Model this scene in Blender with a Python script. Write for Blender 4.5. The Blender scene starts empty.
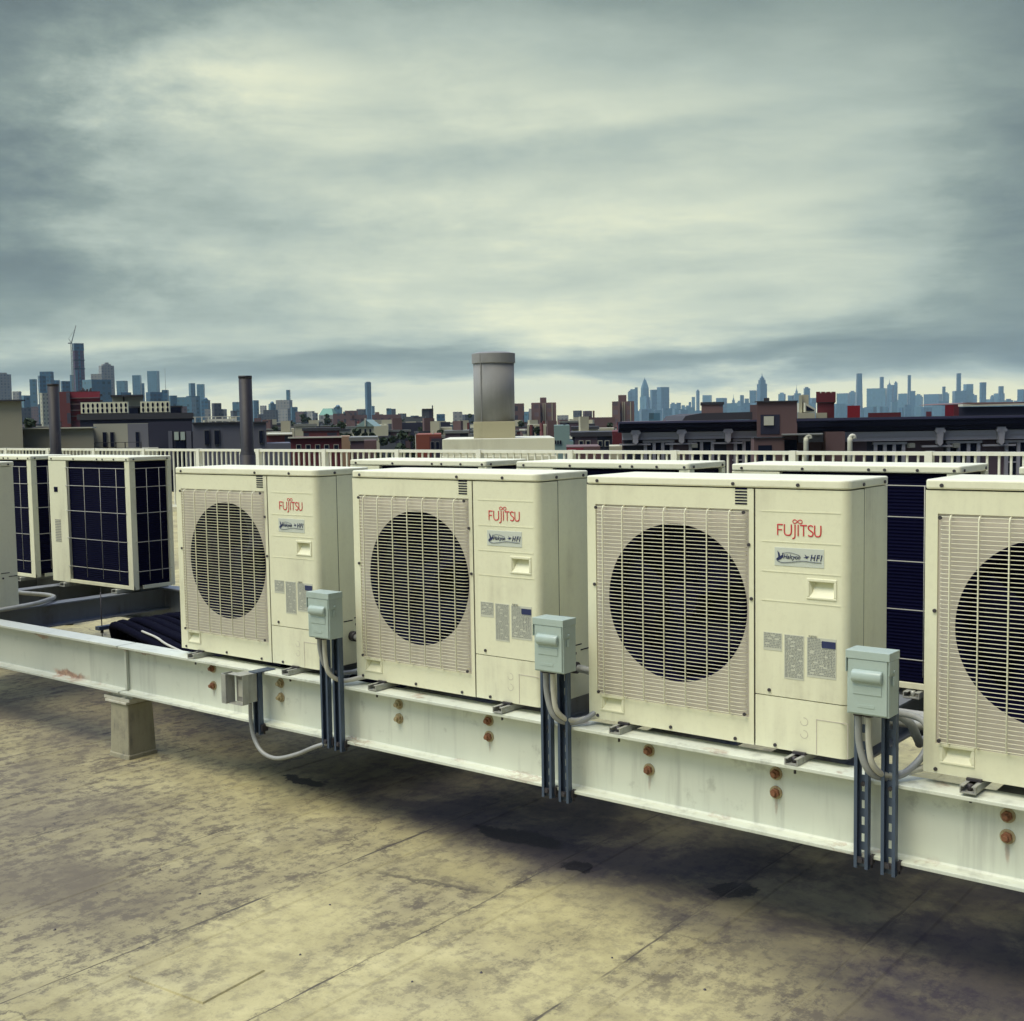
import bpy, math, random
from mathutils import Vector, Matrix
random.seed(7)
S = bpy.context.scene
COL = S.collection
R_ = math.radians
# ------------------------------------------------------------------ camera
CX, CY, CZ = 2.2886, -3.2796, 0.9954
YAW, PIT, ROL, FPX = -0.6714, -0.0746, -0.0159, 1210.3744
CAM = Vector((CX, CY, CZ))
FW = Vector((math.sin(YAW)*math.cos(PIT), math.cos(YAW)*math.cos(PIT), math.sin(PIT)))
RT0 = Vector((math.cos(YAW), -math.sin(YAW), 0))
UP0 = RT0.cross(FW)
RT = RT0*math.cos(ROL) + UP0*math.sin(ROL)
UP = UP0*math.cos(ROL) - RT0*math.sin(ROL)
cd = bpy.data.cameras.new('camera')
cam = bpy.data.objects.new('camera', cd)
COL.objects.link(cam)
cam.matrix_world = Matrix(((RT.x, UP.x, -FW.x, CX), (RT.y, UP.y, -FW.y, CY), (RT.z, UP.z, -FW.z, CZ), (0, 0, 0, 1)))
cd.sensor_fit = 'HORIZONTAL'
cd.sensor_width = 36
cd.lens = FPX/1024*36
cd.clip_start = 0.05
cd.clip_end = 30000
S.camera = cam
S.render.resolution_x, S.render.resolution_y = 1024, 1021
S.view_settings.view_transform = 'Standard'
S.view_settings.look = 'None'
S.view_settings.gamma = 1
S.view_settings.exposure = 0.0
GZ = -0.56      # roof floor
CITY = -16.0    # street level

# ------------------------------------------------------------------ node helper
class NT:
    def __init__(self, tree):
        self.t = tree; self.n = tree.nodes; self.l = tree.links
    def new(self, typ, **kw):
        nd = self.n.new(typ)
        for k, v in kw.items():
            setattr(nd, k, v)
        return nd
    def put(self, sock, v):
        if v is None: return
        if isinstance(v, bpy.types.NodeSocket): self.l.new(v, sock)
        else: sock.default_value = v
    def m(self, op, a, b=None, c=None, clamp=False):
        nd = self.new('ShaderNodeMath', operation=op, use_clamp=clamp)
        self.put(nd.inputs[0], a); self.put(nd.inputs[1], b); self.put(nd.inputs[2], c)
        return nd.outputs[0]
    def vm(self, op, a, b=None):
        nd = self.new('ShaderNodeVectorMath', operation=op)
        self.put(nd.inputs[0], a); self.put(nd.inputs[1], b)
        return nd.outputs['Value'] if op in ('DOT_PRODUCT', 'LENGTH', 'DISTANCE') else nd.outputs[0]
    def noise(self, vec, scale, detail=4, rough=.55, dist=0):
        nd = self.new('ShaderNodeTexNoise')
        self.put(nd.inputs['Vector'], vec); nd.inputs['Scale'].default_value = scale
        nd.inputs['Detail'].default_value = detail; nd.inputs['Roughness'].default_value = rough
        nd.inputs['Distortion'].default_value = dist
        return nd.outputs[0]
    def mapv(self, vec, scale=(1, 1, 1), loc=(0, 0, 0), rot=(0, 0, 0)):
        nd = self.new('ShaderNodeMapping')
        self.put(nd.inputs[0], vec)
        nd.inputs[1].default_value = loc; nd.inputs[2].default_value = rot; nd.inputs[3].default_value = scale
        return nd.outputs[0]
    def ramp(self, f, a, b):        # smooth 0..1 between a and b
        nd = self.new('ShaderNodeMapRange', interpolation_type='SMOOTHSTEP')
        self.put(nd.inputs[0], f); nd.inputs[1].default_value = a; nd.inputs[2].default_value = b
        return nd.outputs[0]
    def mix(self, f, a, b):
        nd = self.new('ShaderNodeMix', data_type='RGBA')
        self.put(nd.inputs[0], f)
        self.put(nd.inputs[6], a if isinstance(a, bpy.types.NodeSocket) else (*a[:3], 1))
        self.put(nd.inputs[7], b if isinstance(b, bpy.types.NodeSocket) else (*b[:3], 1))
        return nd.outputs[2]
    def sep(self, v):
        nd = self.new('ShaderNodeSeparateXYZ'); self.put(nd.inputs[0], v); return nd.outputs
    def comb(self, x, y, z):
        nd = self.new('ShaderNodeCombineXYZ')
        self.put(nd.inputs[0], x); self.put(nd.inputs[1], y); self.put(nd.inputs[2], z); return nd.outputs[0]
    def gauss(self, x, y, cx, cy, rx, ry):
        a = self.m('POWER', self.m('DIVIDE', self.m('SUBTRACT', x, cx), rx), 2.0)
        b = self.m('POWER', self.m('DIVIDE', self.m('SUBTRACT', y, cy), ry), 2.0)
        return self.m('EXPONENT', self.m('MULTIPLY', self.m('ADD', a, b), -1.0))

# ------------------------------------------------------------------ world
SUN_EL, SUN_AZ = R_(64), R_(194)       # azimuth measured from +Y clockwise
W = bpy.data.worlds.new('World'); S.world = W; W.use_nodes = True
w = NT(W.node_tree); W.node_tree.nodes.clear()
out = w.new('ShaderNodeOutputWorld'); bg = w.new('ShaderNodeBackground')
w.l.new(bg.outputs[0], out.inputs[0])
sky = w.new('ShaderNodeTexSky', sky_type='NISHITA')
sky.sun_disc = False; sky.sun_elevation = SUN_EL; sky.sun_rotation = SUN_AZ
tc = w.new('ShaderNodeTexCoord')
D = w.vm('NORMALIZE', tc.outputs['Generated'])
dx, dy, dz = w.sep(D)[:3]
fx = w.m('ADD', w.m('MULTIPLY', dx, math.cos(YAW)), w.m('MULTIPLY', dy, -math.sin(YAW)))
fy = w.m('ADD', w.m('MULTIPLY', dx, math.sin(YAW)), w.m('MULTIPLY', dy, math.cos(YAW)))
az = w.m('ARCTAN2', fx, fy)
el = w.m('ARCSINE', dz)
elp = w.m('MAXIMUM', el, 0.0)
den = w.m('ADD', w.m('MAXIMUM', dz, 0.0), 0.10)
cuv = w.comb(w.m('DIVIDE', fx, den), w.m('DIVIDE', fy, den), 0.0)
n1 = w.noise(w.mapv(cuv, (0.9, 1.0, 1), (3.1, 1.7, 0)), 0.75, 7, .55, .35)
n2 = w.noise(w.mapv(cuv, (1.0, 1.3, 1), (7.3, 4.1, 0)), 2.1, 6, .58, .25)
n3 = w.noise(w.mapv(w.comb(az, el, 0.0), (2.4, 11.5, 1), (1.3, 5.2, 0)), 1.7, 7, .55, .25)
n4 = w.noise(w.mapv(w.comb(az, el, 0.0), (5.0, 10.0, 1), (2.3, 1.2, 0)), 3.2, 8, .62, .1)
wx = w.m('ADD', az, w.m('MULTIPLY', w.m('SUBTRACT', n4, .5), 0.14))
wy = w.m('ADD', el, w.m('MULTIPLY', w.m('SUBTRACT', n3, .5), 0.085))
B = w.m('ADD', 0.59, w.m('MULTIPLY', w.m('SUBTRACT', n1, .5), 0.50))
B = w.m('ADD', B, w.m('MULTIPLY', w.m('SUBTRACT', n2, .5), 0.20))
B = w.m('ADD', B, w.m('MULTIPLY', w.m('SUBTRACT', n3, .5), 0.40))
B = w.m('ADD', B, w.m('MULTIPLY', w.m('SUBTRACT', n4, .5), 0.22))
for (cx, cy, rx, ry, amp) in [
        (-.20, .255, .10, .040, .30), (.0, .16, .30, .11, .12), (-.42, .36, .18, .07, -.34), (.44, .36, .18, .08, -.38), (-.43, .25, .13, .14, -.22), (.43, .13, .09, .10, -.22), (.0, .36, .5, .03, -.10), (-.02, .265, .10, .05, .10), (.10, .24, .16, .03, .20), (.04, .165, .28, .028, .16), (.19, .150, .12, .05, .08),
        (.06, .075, .17, .022, .30), (-.12, .105, .10, .02, .12), (-.32, .062, .10, .010, .20), (.28, .085, .07, .02, .12),
        (-.05, .000, .45, .025, 1.15), (.30, .000, .22, .021, 1.0), (-.42, .00, .10, .020, .6),
        (.00, .042, .55, .012, -.26), (.25, .052, .22, .016, -.18), (.36, .085, .08, .05, -.12),
        (-.36, .12, .10, .03, -.22), (-.42, .20, .08, .10, -.26), (-.16, .16, .13, .015, -.14),
        (.43, .20, .08, .14, -.26), (.15, .345, .25, .04, -.22), (-.33, .35, .2, .05, -.26), (-.42, .03, .1, .03, -.06)]:
    B = w.m('ADD', B, w.m('MULTIPLY', w.gauss(wx, wy, cx, cy, rx, ry), amp))
B = w.m('MAXIMUM', w.m('MINIMUM', B, 1.25), 0.0)
cr = w.new('ShaderNodeValToRGB')
w.l.new(B, cr.inputs[0])
e = cr.color_ramp.elements
e[0].position = 0.0; e[0].color = (0.12, 0.155, 0.158, 1)
e[1].position = 1.0; e[1].color = (0.97, 0.98, 0.68, 1)
for p_, c_ in ((.22, (.19, .245, .235, 1)), (.42, (.29, .36, .32, 1)), (.62, (.47, .55, .47, 1)), (.82, (.69, .75, .585, 1))):
    q = e.new(p_); q.color = c_
# unseen sky overhead and behind the viewer brightened as added fill light
hi = w.ramp(el, 0.38, 0.85)
bk = w.ramp(w.m('ABSOLUTE', az), 0.8, 2.2)
tilt = w.m('MINIMUM', w.m('MAXIMUM', w.m('SUBTRACT', 1.0, w.m('MULTIPLY', dx, 2.2)), 0.10), 2.0)
gain = w.m('ADD', 1.0, w.m('ADD', w.m('MULTIPLY', w.m('MULTIPLY', hi, tilt), 1.5), w.m('MULTIPLY', w.m('MULTIPLY', bk, w.m('SUBTRACT', 1.0, hi)), w.m('MULTIPLY', w.m('ADD', dx, -.15), -1.5))))
cl = w.vm('MULTIPLY', cr.outputs[0], w.comb(w.m('MULTIPLY', gain, w.m('SUBTRACT', 1.0, w.m('MULTIPLY', hi, .12))), w.m('MULTIPLY', gain, w.m('SUBTRACT', 1.0, w.m('MULTIPLY', hi, .08))), w.m('MULTIPLY', gain, w.m('ADD', 1.0, w.m('MULTIPLY', hi, .60)))))
gl = w.m('EXPONENT', w.m('MULTIPLY', w.m('POWER', w.m('DIVIDE', el, .020), 2.0), -1.0))
cl = w.vm('MULTIPLY', cl, w.comb(w.m('ADD', 1.0, w.m('MULTIPLY', gl, .32)), w.m('ADD', 1.0, w.m('MULTIPLY', gl, .20)), w.m('SUBTRACT', 1.0, w.m('MULTIPLY', gl, .06))))
rs = w.ramp(dx, -.05, .7)  # unseen sky on the right dimmed and blued to shade unit sides
cl = w.vm('MULTIPLY', cl, w.comb(w.m('SUBTRACT', 1.0, w.m('MULTIPLY', rs, .70)), w.m('SUBTRACT', 1.0, w.m('MULTIPLY', rs, .66)), w.m('SUBTRACT', 1.0, w.m('MULTIPLY', rs, .45))))
cl = w.vm('MULTIPLY', cl, (10.0, 10.0, 10.0))
w.l.new(w.mix(0.93, sky.outputs[0], cl), bg.inputs[0])
bg.inputs[1].default_value = 0.1
# ------------------------------------------------------------------ sun
sd = bpy.data.lights.new('sun', 'SUN'); so = bpy.data.objects.new('sun', sd); COL.objects.link(so)
sd.energy = 2.8; sd.angle = R_(34); sd.color = (1.0, 0.90, 0.60)
sv = Vector((math.sin(SUN_AZ)*math.cos(SUN_EL), math.cos(SUN_AZ)*math.cos(SUN_EL), math.sin(SUN_EL)))
so.rotation_euler = sv.to_track_quat('Z', 'Y').to_euler()
so.location = (0, 0, 30)

# ------------------------------------------------------------------ materials
def newmat(name):
    m = bpy.data.materials.new(name); m.use_nodes = True
    t = NT(m.node_tree); b = m.node_tree.nodes['Principled BSDF']
    return m, t, b
def coords(t, rand=True):
    tcn = t.new('ShaderNodeTexCoord'); v = tcn.outputs['Object']
    if rand:
        oi = t.new('ShaderNodeObjectInfo')
        k = t.m('MULTIPLY', oi.outputs['Random'], 37.0)
        v2 = t.vm('ADD', v, t.comb(k, k, k))
        return v, v2
    return v, v
def paint(name, col, rough=.5, dirt=(.25, .22, .16), amount=.35, scale=3.0, bump=.02, metal=0, streak=True, fine=60):
    m, t, b = newmat(name)
    v, vr = coords(t)
    n = t.noise(vr, scale, 6, .62)
    s = t.noise(t.mapv(vr, (1, 1, .12)), scale*6, 4, .6) if streak else t.noise(vr, scale*5, 5, .6)
    f = t.m('MULTIPLY', t.m('MULTIPLY', t.ramp(n, .42, .78), t.ramp(s, .35, .75)), amount*2.2, clamp=True)
    c = t.mix(f, col, dirt)
    g = t.noise(vr, fine, 3, .6)
    c = t.mix(t.m('MULTIPLY', t.m('SUBTRACT', g, .5), .35, clamp=True), c, dirt)
    t.put(b.inputs['Base Color'], c)
    t.put(b.inputs['Roughness'], t.m('ADD', rough, t.m('MULTIPLY', t.m('SUBTRACT', n, .5), .25)))
    b.inputs['Metallic'].default_value = metal
    if bump:
        bp = t.new('ShaderNodeBump'); bp.inputs['Strength'].default_value = bump*8; bp.inputs['Distance'].default_value = .002
        t.put(bp.inputs['Height'], t.noise(vr, scale*9, 4, .6)); t.put(b.inputs['Normal'], bp.outputs[0])
    return m
def flat(name, col, rough=.6, metal=0):
    m, t, b = newmat(name)
    if max(col) < .06: b.inputs['Specular IOR Level'].default_value = .06
    v, vr = coords(t)
    n = t.noise(vr, 12, 4, .6)
    t.put(b.inputs['Base Color'], t.mix(t.m('MULTIPLY', n, .35), col, tuple(x*.6 for x in col)))
    b.inputs['Roughness'].default_value = rough; b.inputs['Metallic'].default_value = metal
    return m
M = {}
M['cream'] = paint('cream_paint', (.77, .765, .575), .42, (.34, .31, .24), .34, 2.2, .012)
M['lid'] = paint('lid_paint', (.80, .795, .62), .40, (.40, .38, .30), .16, 3.0, .012, streak=False)
M['plate'] = paint('fan_plate_paint', (.52, .475, .42), .5, (.25, .22, .18), .25, 4.0, .02)
M['wire'] = paint('wire_coating', (.74, .73, .56), .45, (.3, .27, .2), .3, 6.0, 0)
M['coil'] = None
M['black'] = flat('black_plastic', (.003, .0032, .026), .6)
M['bell'] = flat('dark_bell', (.006, .006, .032), .55)
M['blade'] = flat('fan_blade', (.004, .004, .024), .5)
M['guard'] = paint('guard_wire_coating', (.46, .46, .42), .5, (.25, .24, .2), .3, 6.0, 0)
M['screw'] = flat('screw_steel', (.055, .05, .06), .5, .3)
M['red'] = flat('logo_red', (.62, .05, .06), .5)
M['navy'] = flat('print_navy', (.02, .03, .11), .5)
M['ink'] = flat('print_grey', (.29, .30, .28), .6)
M['paper'] = flat('label_paper', (.58, .59, .50), .5)
M['sticker'] = flat('sticker_blue_grey', (.60, .64, .58), .35)
M['recess'] = flat('recess_grey', (.30, .29, .27), .6)  # plain grey of the louvres and outlet face plate
M['galv'] = paint('galvanised_steel', (.40, .41, .38), .42, (.14, .14, .15), .5, 8.0, .02, .25)
M['strut'] = paint('blue_strut_channel', (.070, .098, .155), .45, (.03, .04, .07), .5, 6.0, .02, .3)
M['teal'] = paint('teal_enamel', (.39, .475, .445), .38, (.2, .27, .24), .25, 6.0, .012, streak=True)
M['conduit'] = paint('conduit_grey', (.30, .31, .31), .45, (.16, .16, .17), .4, 9.0, .02)
M['conduitw'] = paint('conduit_white', (.52, .51, .44), .45, (.3, .28, .22), .4, 9.0, .02)
M['rubber'] = flat('black_insulation', (.0015, .0016, .009), .9)
M['rust'] = paint('rusty_bolt', (.26, .115, .06), .75, (.10, .045, .03), .9, 40.0, .15, .2)
M['rustlt'] = paint('galvanised_bolt', (.42, .36, .22), .55, (.24, .12, .05), .8, 40.0, .1, .4)
M['rail'] = paint('railing_paint', (.74, .75, .68), .45, (.4, .38, .3), .2, 3.0, 0)
M['pipe'] = paint('cast_iron_pipe', (.010, .010, .020), .6, (.045, .042, .05), .7, 4.0, .04)
M['stucco'] = paint('bulkhead_stucco', (.66, .66, .54), .8, (.42, .40, .32), .35, 1.2, .05)
M['duct'] = paint('duct_metal', (.235, .24, .25), .85, (.32, .32, .32), .5, 2.2, .02, .0)
M['curb'] = paint('duct_curb', (.42, .39, .26), .7, (.27, .25, .17), .5, 2.5, .04)

def coil_mat():
    m, t, b = newmat('condenser_fins')
    v, vr = coords(t)
    x, y, z = t.sep(v)[:3]
    s = t.m('SINE', t.m('MULTIPLY', z, 2*math.pi/.0125))
    f = t.ramp(s, -.2, .9)
    n = t.noise(vr, 5, 4, .6)
    c = t.mix(f, (.0012, .0014, .014), (.0035, .004, .028))
    c = t.mix(t.m('MULTIPLY', n, .4), c, (.004, .0045, .022))
    t.put(b.inputs['Base Color'], c); b.inputs['Roughness'].default_value = .6; b.inputs['Specular IOR Level'].default_value = .05
    bp = t.new('ShaderNodeBump'); bp.inputs['Strength'].default_value = .3; bp.inputs['Distance'].default_value = .004
    t.put(bp.inputs['Height'], s); t.put(b.inputs['Normal'], bp.outputs[0])
    return m
M['coil'] = coil_mat()

def steel_mat():
    m, t, b = newmat('painted_steel_beam')
    v, _ = coords(t)
    x, y, z = t.sep(v)[:3]
    n = t.noise(v, 1.3, 6, .6); nf = t.noise(v, 9, 6, .65); st = t.noise(t.mapv(v, (1, 1, .08)), 16, 5, .6)
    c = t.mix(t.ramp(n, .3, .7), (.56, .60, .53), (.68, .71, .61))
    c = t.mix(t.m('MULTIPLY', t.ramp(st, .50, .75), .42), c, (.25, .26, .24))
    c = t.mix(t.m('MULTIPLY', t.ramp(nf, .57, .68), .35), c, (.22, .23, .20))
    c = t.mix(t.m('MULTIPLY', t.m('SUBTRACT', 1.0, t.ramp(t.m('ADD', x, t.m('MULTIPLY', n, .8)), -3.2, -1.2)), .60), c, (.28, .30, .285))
    # rust creeping on from the flange roots and edges
    edge = t.ramp(t.m('ABSOLUTE', t.m('ADD', z, .137)), .078, .118)
    rn = t.noise(t.mapv(v, (1, 1, 2.5)), 3.1, 6, .68)
    rf = t.m('MULTIPLY', t.m('MULTIPLY', t.ramp(rn, .58, .66), edge), .7)
    wxx = t.m('ADD', x, t.m('MULTIPLY', t.m('SUBTRACT', nf, .5), t.m('ADD', .02, t.m('MULTIPLY', t.m('LESS_THAN', x, -2.3), .26)))); wzz = t.m('ADD', z, t.m('MULTIPLY', t.m('SUBTRACT', nf, .5), .09))
    for (a, bb, ra, rb, am) in ((-3.12, -.225, .17, .020, .95), (-3.35, -.050, .10, .012, .8), (-2.50, -.05, .12, .010, .7), (-2.66, -.05, .06, .01, .6),
                                (-1.10, -.240, .10, .004, .5), (-.25, -.243, .12, .004, .4), (1.356, -.165, .007, .045, .55), (.243, -.165, .006, .040, .45), (.688, -.165, .006, .035, .45), (-.425, -.16, .005, .03, .4), (-1.984, -.17, .005, .02, .4), (.95, -.243, .10, .004, .4)):
        rf = t.m('MAXIMUM', rf, t.m('MULTIPLY', t.ramp(t.gauss(wxx, wzz, a, bb, ra, rb), .2, .8), am))
    c = t.mix(t.m('MULTIPLY', rf, .85), c, t.mix(t.ramp(t.noise(v, 38, 4, .7), .35, .65), (.16, .055, .035), (.38, .20, .12)))
    t.put(b.inputs['Base Color'], c); b.inputs['Roughness'].default_value = .5
    bp = t.new('ShaderNodeBump'); bp.inputs['Strength'].default_value = .25; bp.inputs['Distance'].default_value = .003
    t.put(bp.inputs['Height'], nf); t.put(b.inputs['Normal'], bp.outputs[0])
    return m
M['steel'] = steel_mat()
M['steeld'] = paint('grey_steel_beam', (.20, .22, .25), .5, (.12, .10, .09), .5, 4.0, .03)

def roof_mat():
    m, t, b = newmat('roof_membrane')
    v, _ = coords(t)
    x, y, z = t.sep(v)[:3]
    big = t.noise(v, .9, 6, .62); mid = t.noise(v, 3.3, 8, .72, .3); fine = t.noise(v, 22, 6, .7); vf = t.noise(v, 140, 3, .7)
    stretch = t.noise(t.mapv(v, (2.4, .9, 1), (0, 0, 0), (0, 0, R_(8))), 8.5, 9, .74, .2)
    c = t.mix(t.ramp(mid, .3, .7), (.36, .32, .165), (.52, .468, .245))
    c = t.mix(t.m('MULTIPLY', t.ramp(t.noise(v, 1.7, 7, .68), .50, .68), .55), c, (.60, .55, .31))
    c = t.mix(t.m('MULTIPLY', t.ramp(big, .48, .72), .55), c, (.19, .17, .125))
    c = t.mix(t.m('MULTIPLY', t.ramp(fine, .45, .70), .30), c, (.15, .135, .11))
    wx = t.m('ADD', x, t.m('MULTIPLY', t.m('SUBTRACT', mid, .5), .30)); wy = t.m('ADD', y, t.m('MULTIPLY', t.m('SUBTRACT', mid, .5), .30))
    # mouldy dark growth, thicker beside the seams and in a few broad areas; the left bay's also holds painted shade
    area = t.m('ADD', 0.0, t.m('MULTIPLY', t.ramp(big, .44, .64), .55))
    for (a, bb, ra, rb, am) in ((-1.30, -1.15, .35, .45, .75), (-.85, -.75, .10, .6, .7), (-1.6, -.35, .45, .35, .45), (-1.75, -1.3, .4, .5, .7), (-.70, -1.5, .3, .3, .35),
                                (1.15, -.35, .30, .35, .85), (.55, -.45, .10, .3, .5), (.2, -.9, .2, .2, .3), (-.2, -.55, .3, .15, .3), (-2.5, -.5, .7, .25, .5), (-3.6, .2, 1.4, .6, 1.1), (-2.4, -.9, .9, .5, .7), (-1.9, -1.6, .6, .6, .5), (-1.05, -1.0, .12, .5, .6), (-.3, -.75, .07, .35, .5), (.2, -.45, .07, .25, .4), (1.3, -.55, .35, .25, .9)):
        area = t.m('ADD', area, t.m('MULTIPLY', t.gauss(wx, wy, a, bb, ra, rb), am))
    spk = t.ramp(t.m('ADD', t.m('ADD', t.m('MULTIPLY', stretch, .48), t.m('MULTIPLY', fine, .37)), t.m('MULTIPLY', vf, .15)), .47, .58)
    mold_and_shade = t.m('MULTIPLY', t.m('MULTIPLY', spk, t.m('ADD', area, .12)), 1.15, clamp=True)
    c = t.mix(t.m('MULTIPLY', mold_and_shade, .86), c, (.085, .072, .062))
    broad = t.m('MULTIPLY', area, .62, clamp=True)
    c = t.mix(broad, c, (.135, .115, .085))
    # shade with some staining painted into the colour: strip beneath the machines
    shade_strip = t.ramp(t.m('ADD', wy, t.m('ADD', t.m('MULTIPLY', wx, .15), t.m('MULTIPLY', t.ramp(wx, .5, 1.5), .16))), -.26, .06)
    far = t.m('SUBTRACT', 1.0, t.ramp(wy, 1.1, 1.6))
    shade_strip = t.m('MULTIPLY', shade_strip, far)
    shade_strip = t.m('MULTIPLY', shade_strip, t.m('ADD', .62, t.m('MULTIPLY', t.ramp(wx, -2.2, -.9), .38)))
    shade_strip = t.m('MULTIPLY', shade_strip, t.m('ADD', .74, t.m('MULTIPLY', t.ramp(t.noise(v, 2.6, 7, .66, .3), .38, .56), .26)))
    c = t.mix(t.m('MULTIPLY', shade_strip, .86), c, (.024, .020, .040))
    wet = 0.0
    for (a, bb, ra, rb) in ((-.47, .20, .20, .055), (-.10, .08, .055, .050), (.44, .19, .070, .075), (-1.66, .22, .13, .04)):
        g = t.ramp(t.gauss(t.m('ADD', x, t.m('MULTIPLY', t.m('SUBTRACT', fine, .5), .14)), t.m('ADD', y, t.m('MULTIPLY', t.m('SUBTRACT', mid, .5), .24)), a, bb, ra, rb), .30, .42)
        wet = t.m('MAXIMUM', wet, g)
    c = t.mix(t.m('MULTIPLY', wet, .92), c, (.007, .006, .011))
    # lap seams of the roll roofing
    seam = 0.0
    for sx, w_ in ((-4.3, .004), (-3.7, .005), (-3.1, .004), (-2.5, .004), (-1.95, .004), (-1.42, .006), (-.78, .006), (-.17, .005), (.43, .006), (.94, .006), (1.55, .005)):
        d = t.m('ABSOLUTE', t.m('SUBTRACT', t.m('ADD', x, t.m('MULTIPLY', t.m('SUBTRACT', t.noise(v, 1.6, 5, .6), .5), .05)), sx))
        seam = t.m('MAXIMUM', seam, t.m('SUBTRACT', 1.0, t.ramp(d, w_*.5, w_*1.5)))
        seam = t.m('MAXIMUM', seam, t.m('MULTIPLY', t.m('SUBTRACT', 1.0, t.ramp(d, .004, .05)), t.m('MULTIPLY', spk, .65)))
    gap = t.ramp(t.noise(v, 2.3, 4, .6), .40, .55)
    # cracks
    vo = t.new('ShaderNodeTexVoronoi', feature='DISTANCE_TO_EDGE'); t.put(vo.inputs['Vector'], t.vm('ADD', v, t.comb(t.m('MULTIPLY', mid, .5), t.m('MULTIPLY', fine, .12), 0.0))); vo.inputs['Scale'].default_value = 1.05
    ck = t.m('MULTIPLY', t.m('SUBTRACT', 1.0, t.ramp(vo.outputs[0], .002, .009)), t.ramp(t.noise(v, 1.1, 3, .5), .48, .58))
    seam2 = t.m('MAXIMUM', t.m('MULTIPLY', seam, gap), t.m('MULTIPLY', ck, .75))
    c = t.mix(t.m('MULTIPLY', seam2, .85), c, (.05, .043, .045))
    c = t.mix(t.m('MULTIPLY', t.ramp(vf, .5, .8), .22), c, (.12, .11, .09))
    t.put(b.inputs['Base Color'], c)
    t.put(b.inputs['Roughness'], t.m('SUBTRACT', .88, t.m('MULTIPLY', wet, .25)))
    b.inputs['Specular IOR Level'].default_value = .25
    bp = t.new('ShaderNodeBump'); bp.inputs['Strength'].default_value = .5; bp.inputs['Distance'].default_value = .006
    t.put(bp.inputs['Height'], t.m('SUBTRACT', t.m('ADD', t.m('MULTIPLY', mid, .6), t.m('ADD', t.m('MULTIPLY', fine, .3), t.m('MULTIPLY', vf, .12))), t.m('MULTIPLY', seam, .8)))
    t.put(b.inputs['Normal'], bp.outputs[0])
    return m
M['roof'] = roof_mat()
M['concrete'] = paint('pier_concrete', (.33, .31, .22), .85, (.16, .15, .13), .6, 6.0, .12)

def wallmat(name, wall, win=None, w_=3.0, h=3.2, frac=.45, rough=.8, off=.5, var=.2):
    """masonry with rows of window openings, for buildings too far for modelled ones"""
    m, t, b = newmat(name)
    v, vr = coords(t)
    x, y, z = t.sep(v)[:3]
    u = t.m('ADD', x, y)
    n = t.noise(vr, .12, 5, .6); nf = t.noise(t.mapv(vr, (1, 1, .3)), 1.2, 4, .6)
    c = t.mix(t.m('MULTIPLY', n, var*2), wall, tuple(q*.6 for q in wall))
    c = t.mix(t.m('MULTIPLY', nf, .25), c, tuple(min(1, q*1.3) for q in wall))
    if win:
        fu = t.m('FRACT', t.m('DIVIDE', u, w_)); fz = t.m('FRACT', t.m('DIVIDE', z, h))
        a = t.m('MULTIPLY', t.m('GREATER_THAN', fu, 1-frac), t.m('GREATER_THAN', fz, .48))
        nrm = t.new('ShaderNodeNewGeometry')
        nz = t.m('LESS_THAN', t.m('ABSOLUTE', t.sep(nrm.outputs['Normal'])[2]), .5)
        cell = t.new('ShaderNodeTexWhiteNoise', noise_dimensions='2D')
        t.put(cell.inputs[0], t.comb(t.m('FLOOR', t.m('DIVIDE', u, w_)), t.m('FLOOR', t.m('DIVIDE', z, h)), 0.0))
        wc = t.mix(t.m('MULTIPLY', cell.outputs[0], .6), win, tuple(min(1, q*2.2+.03) for q in win))
        c = t.mix(t.m('MULTIPLY', a, nz), c, wc)
    t.put(b.inputs['Base Color'], c); b.inputs['Roughness'].default_value = rough
    return m
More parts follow.
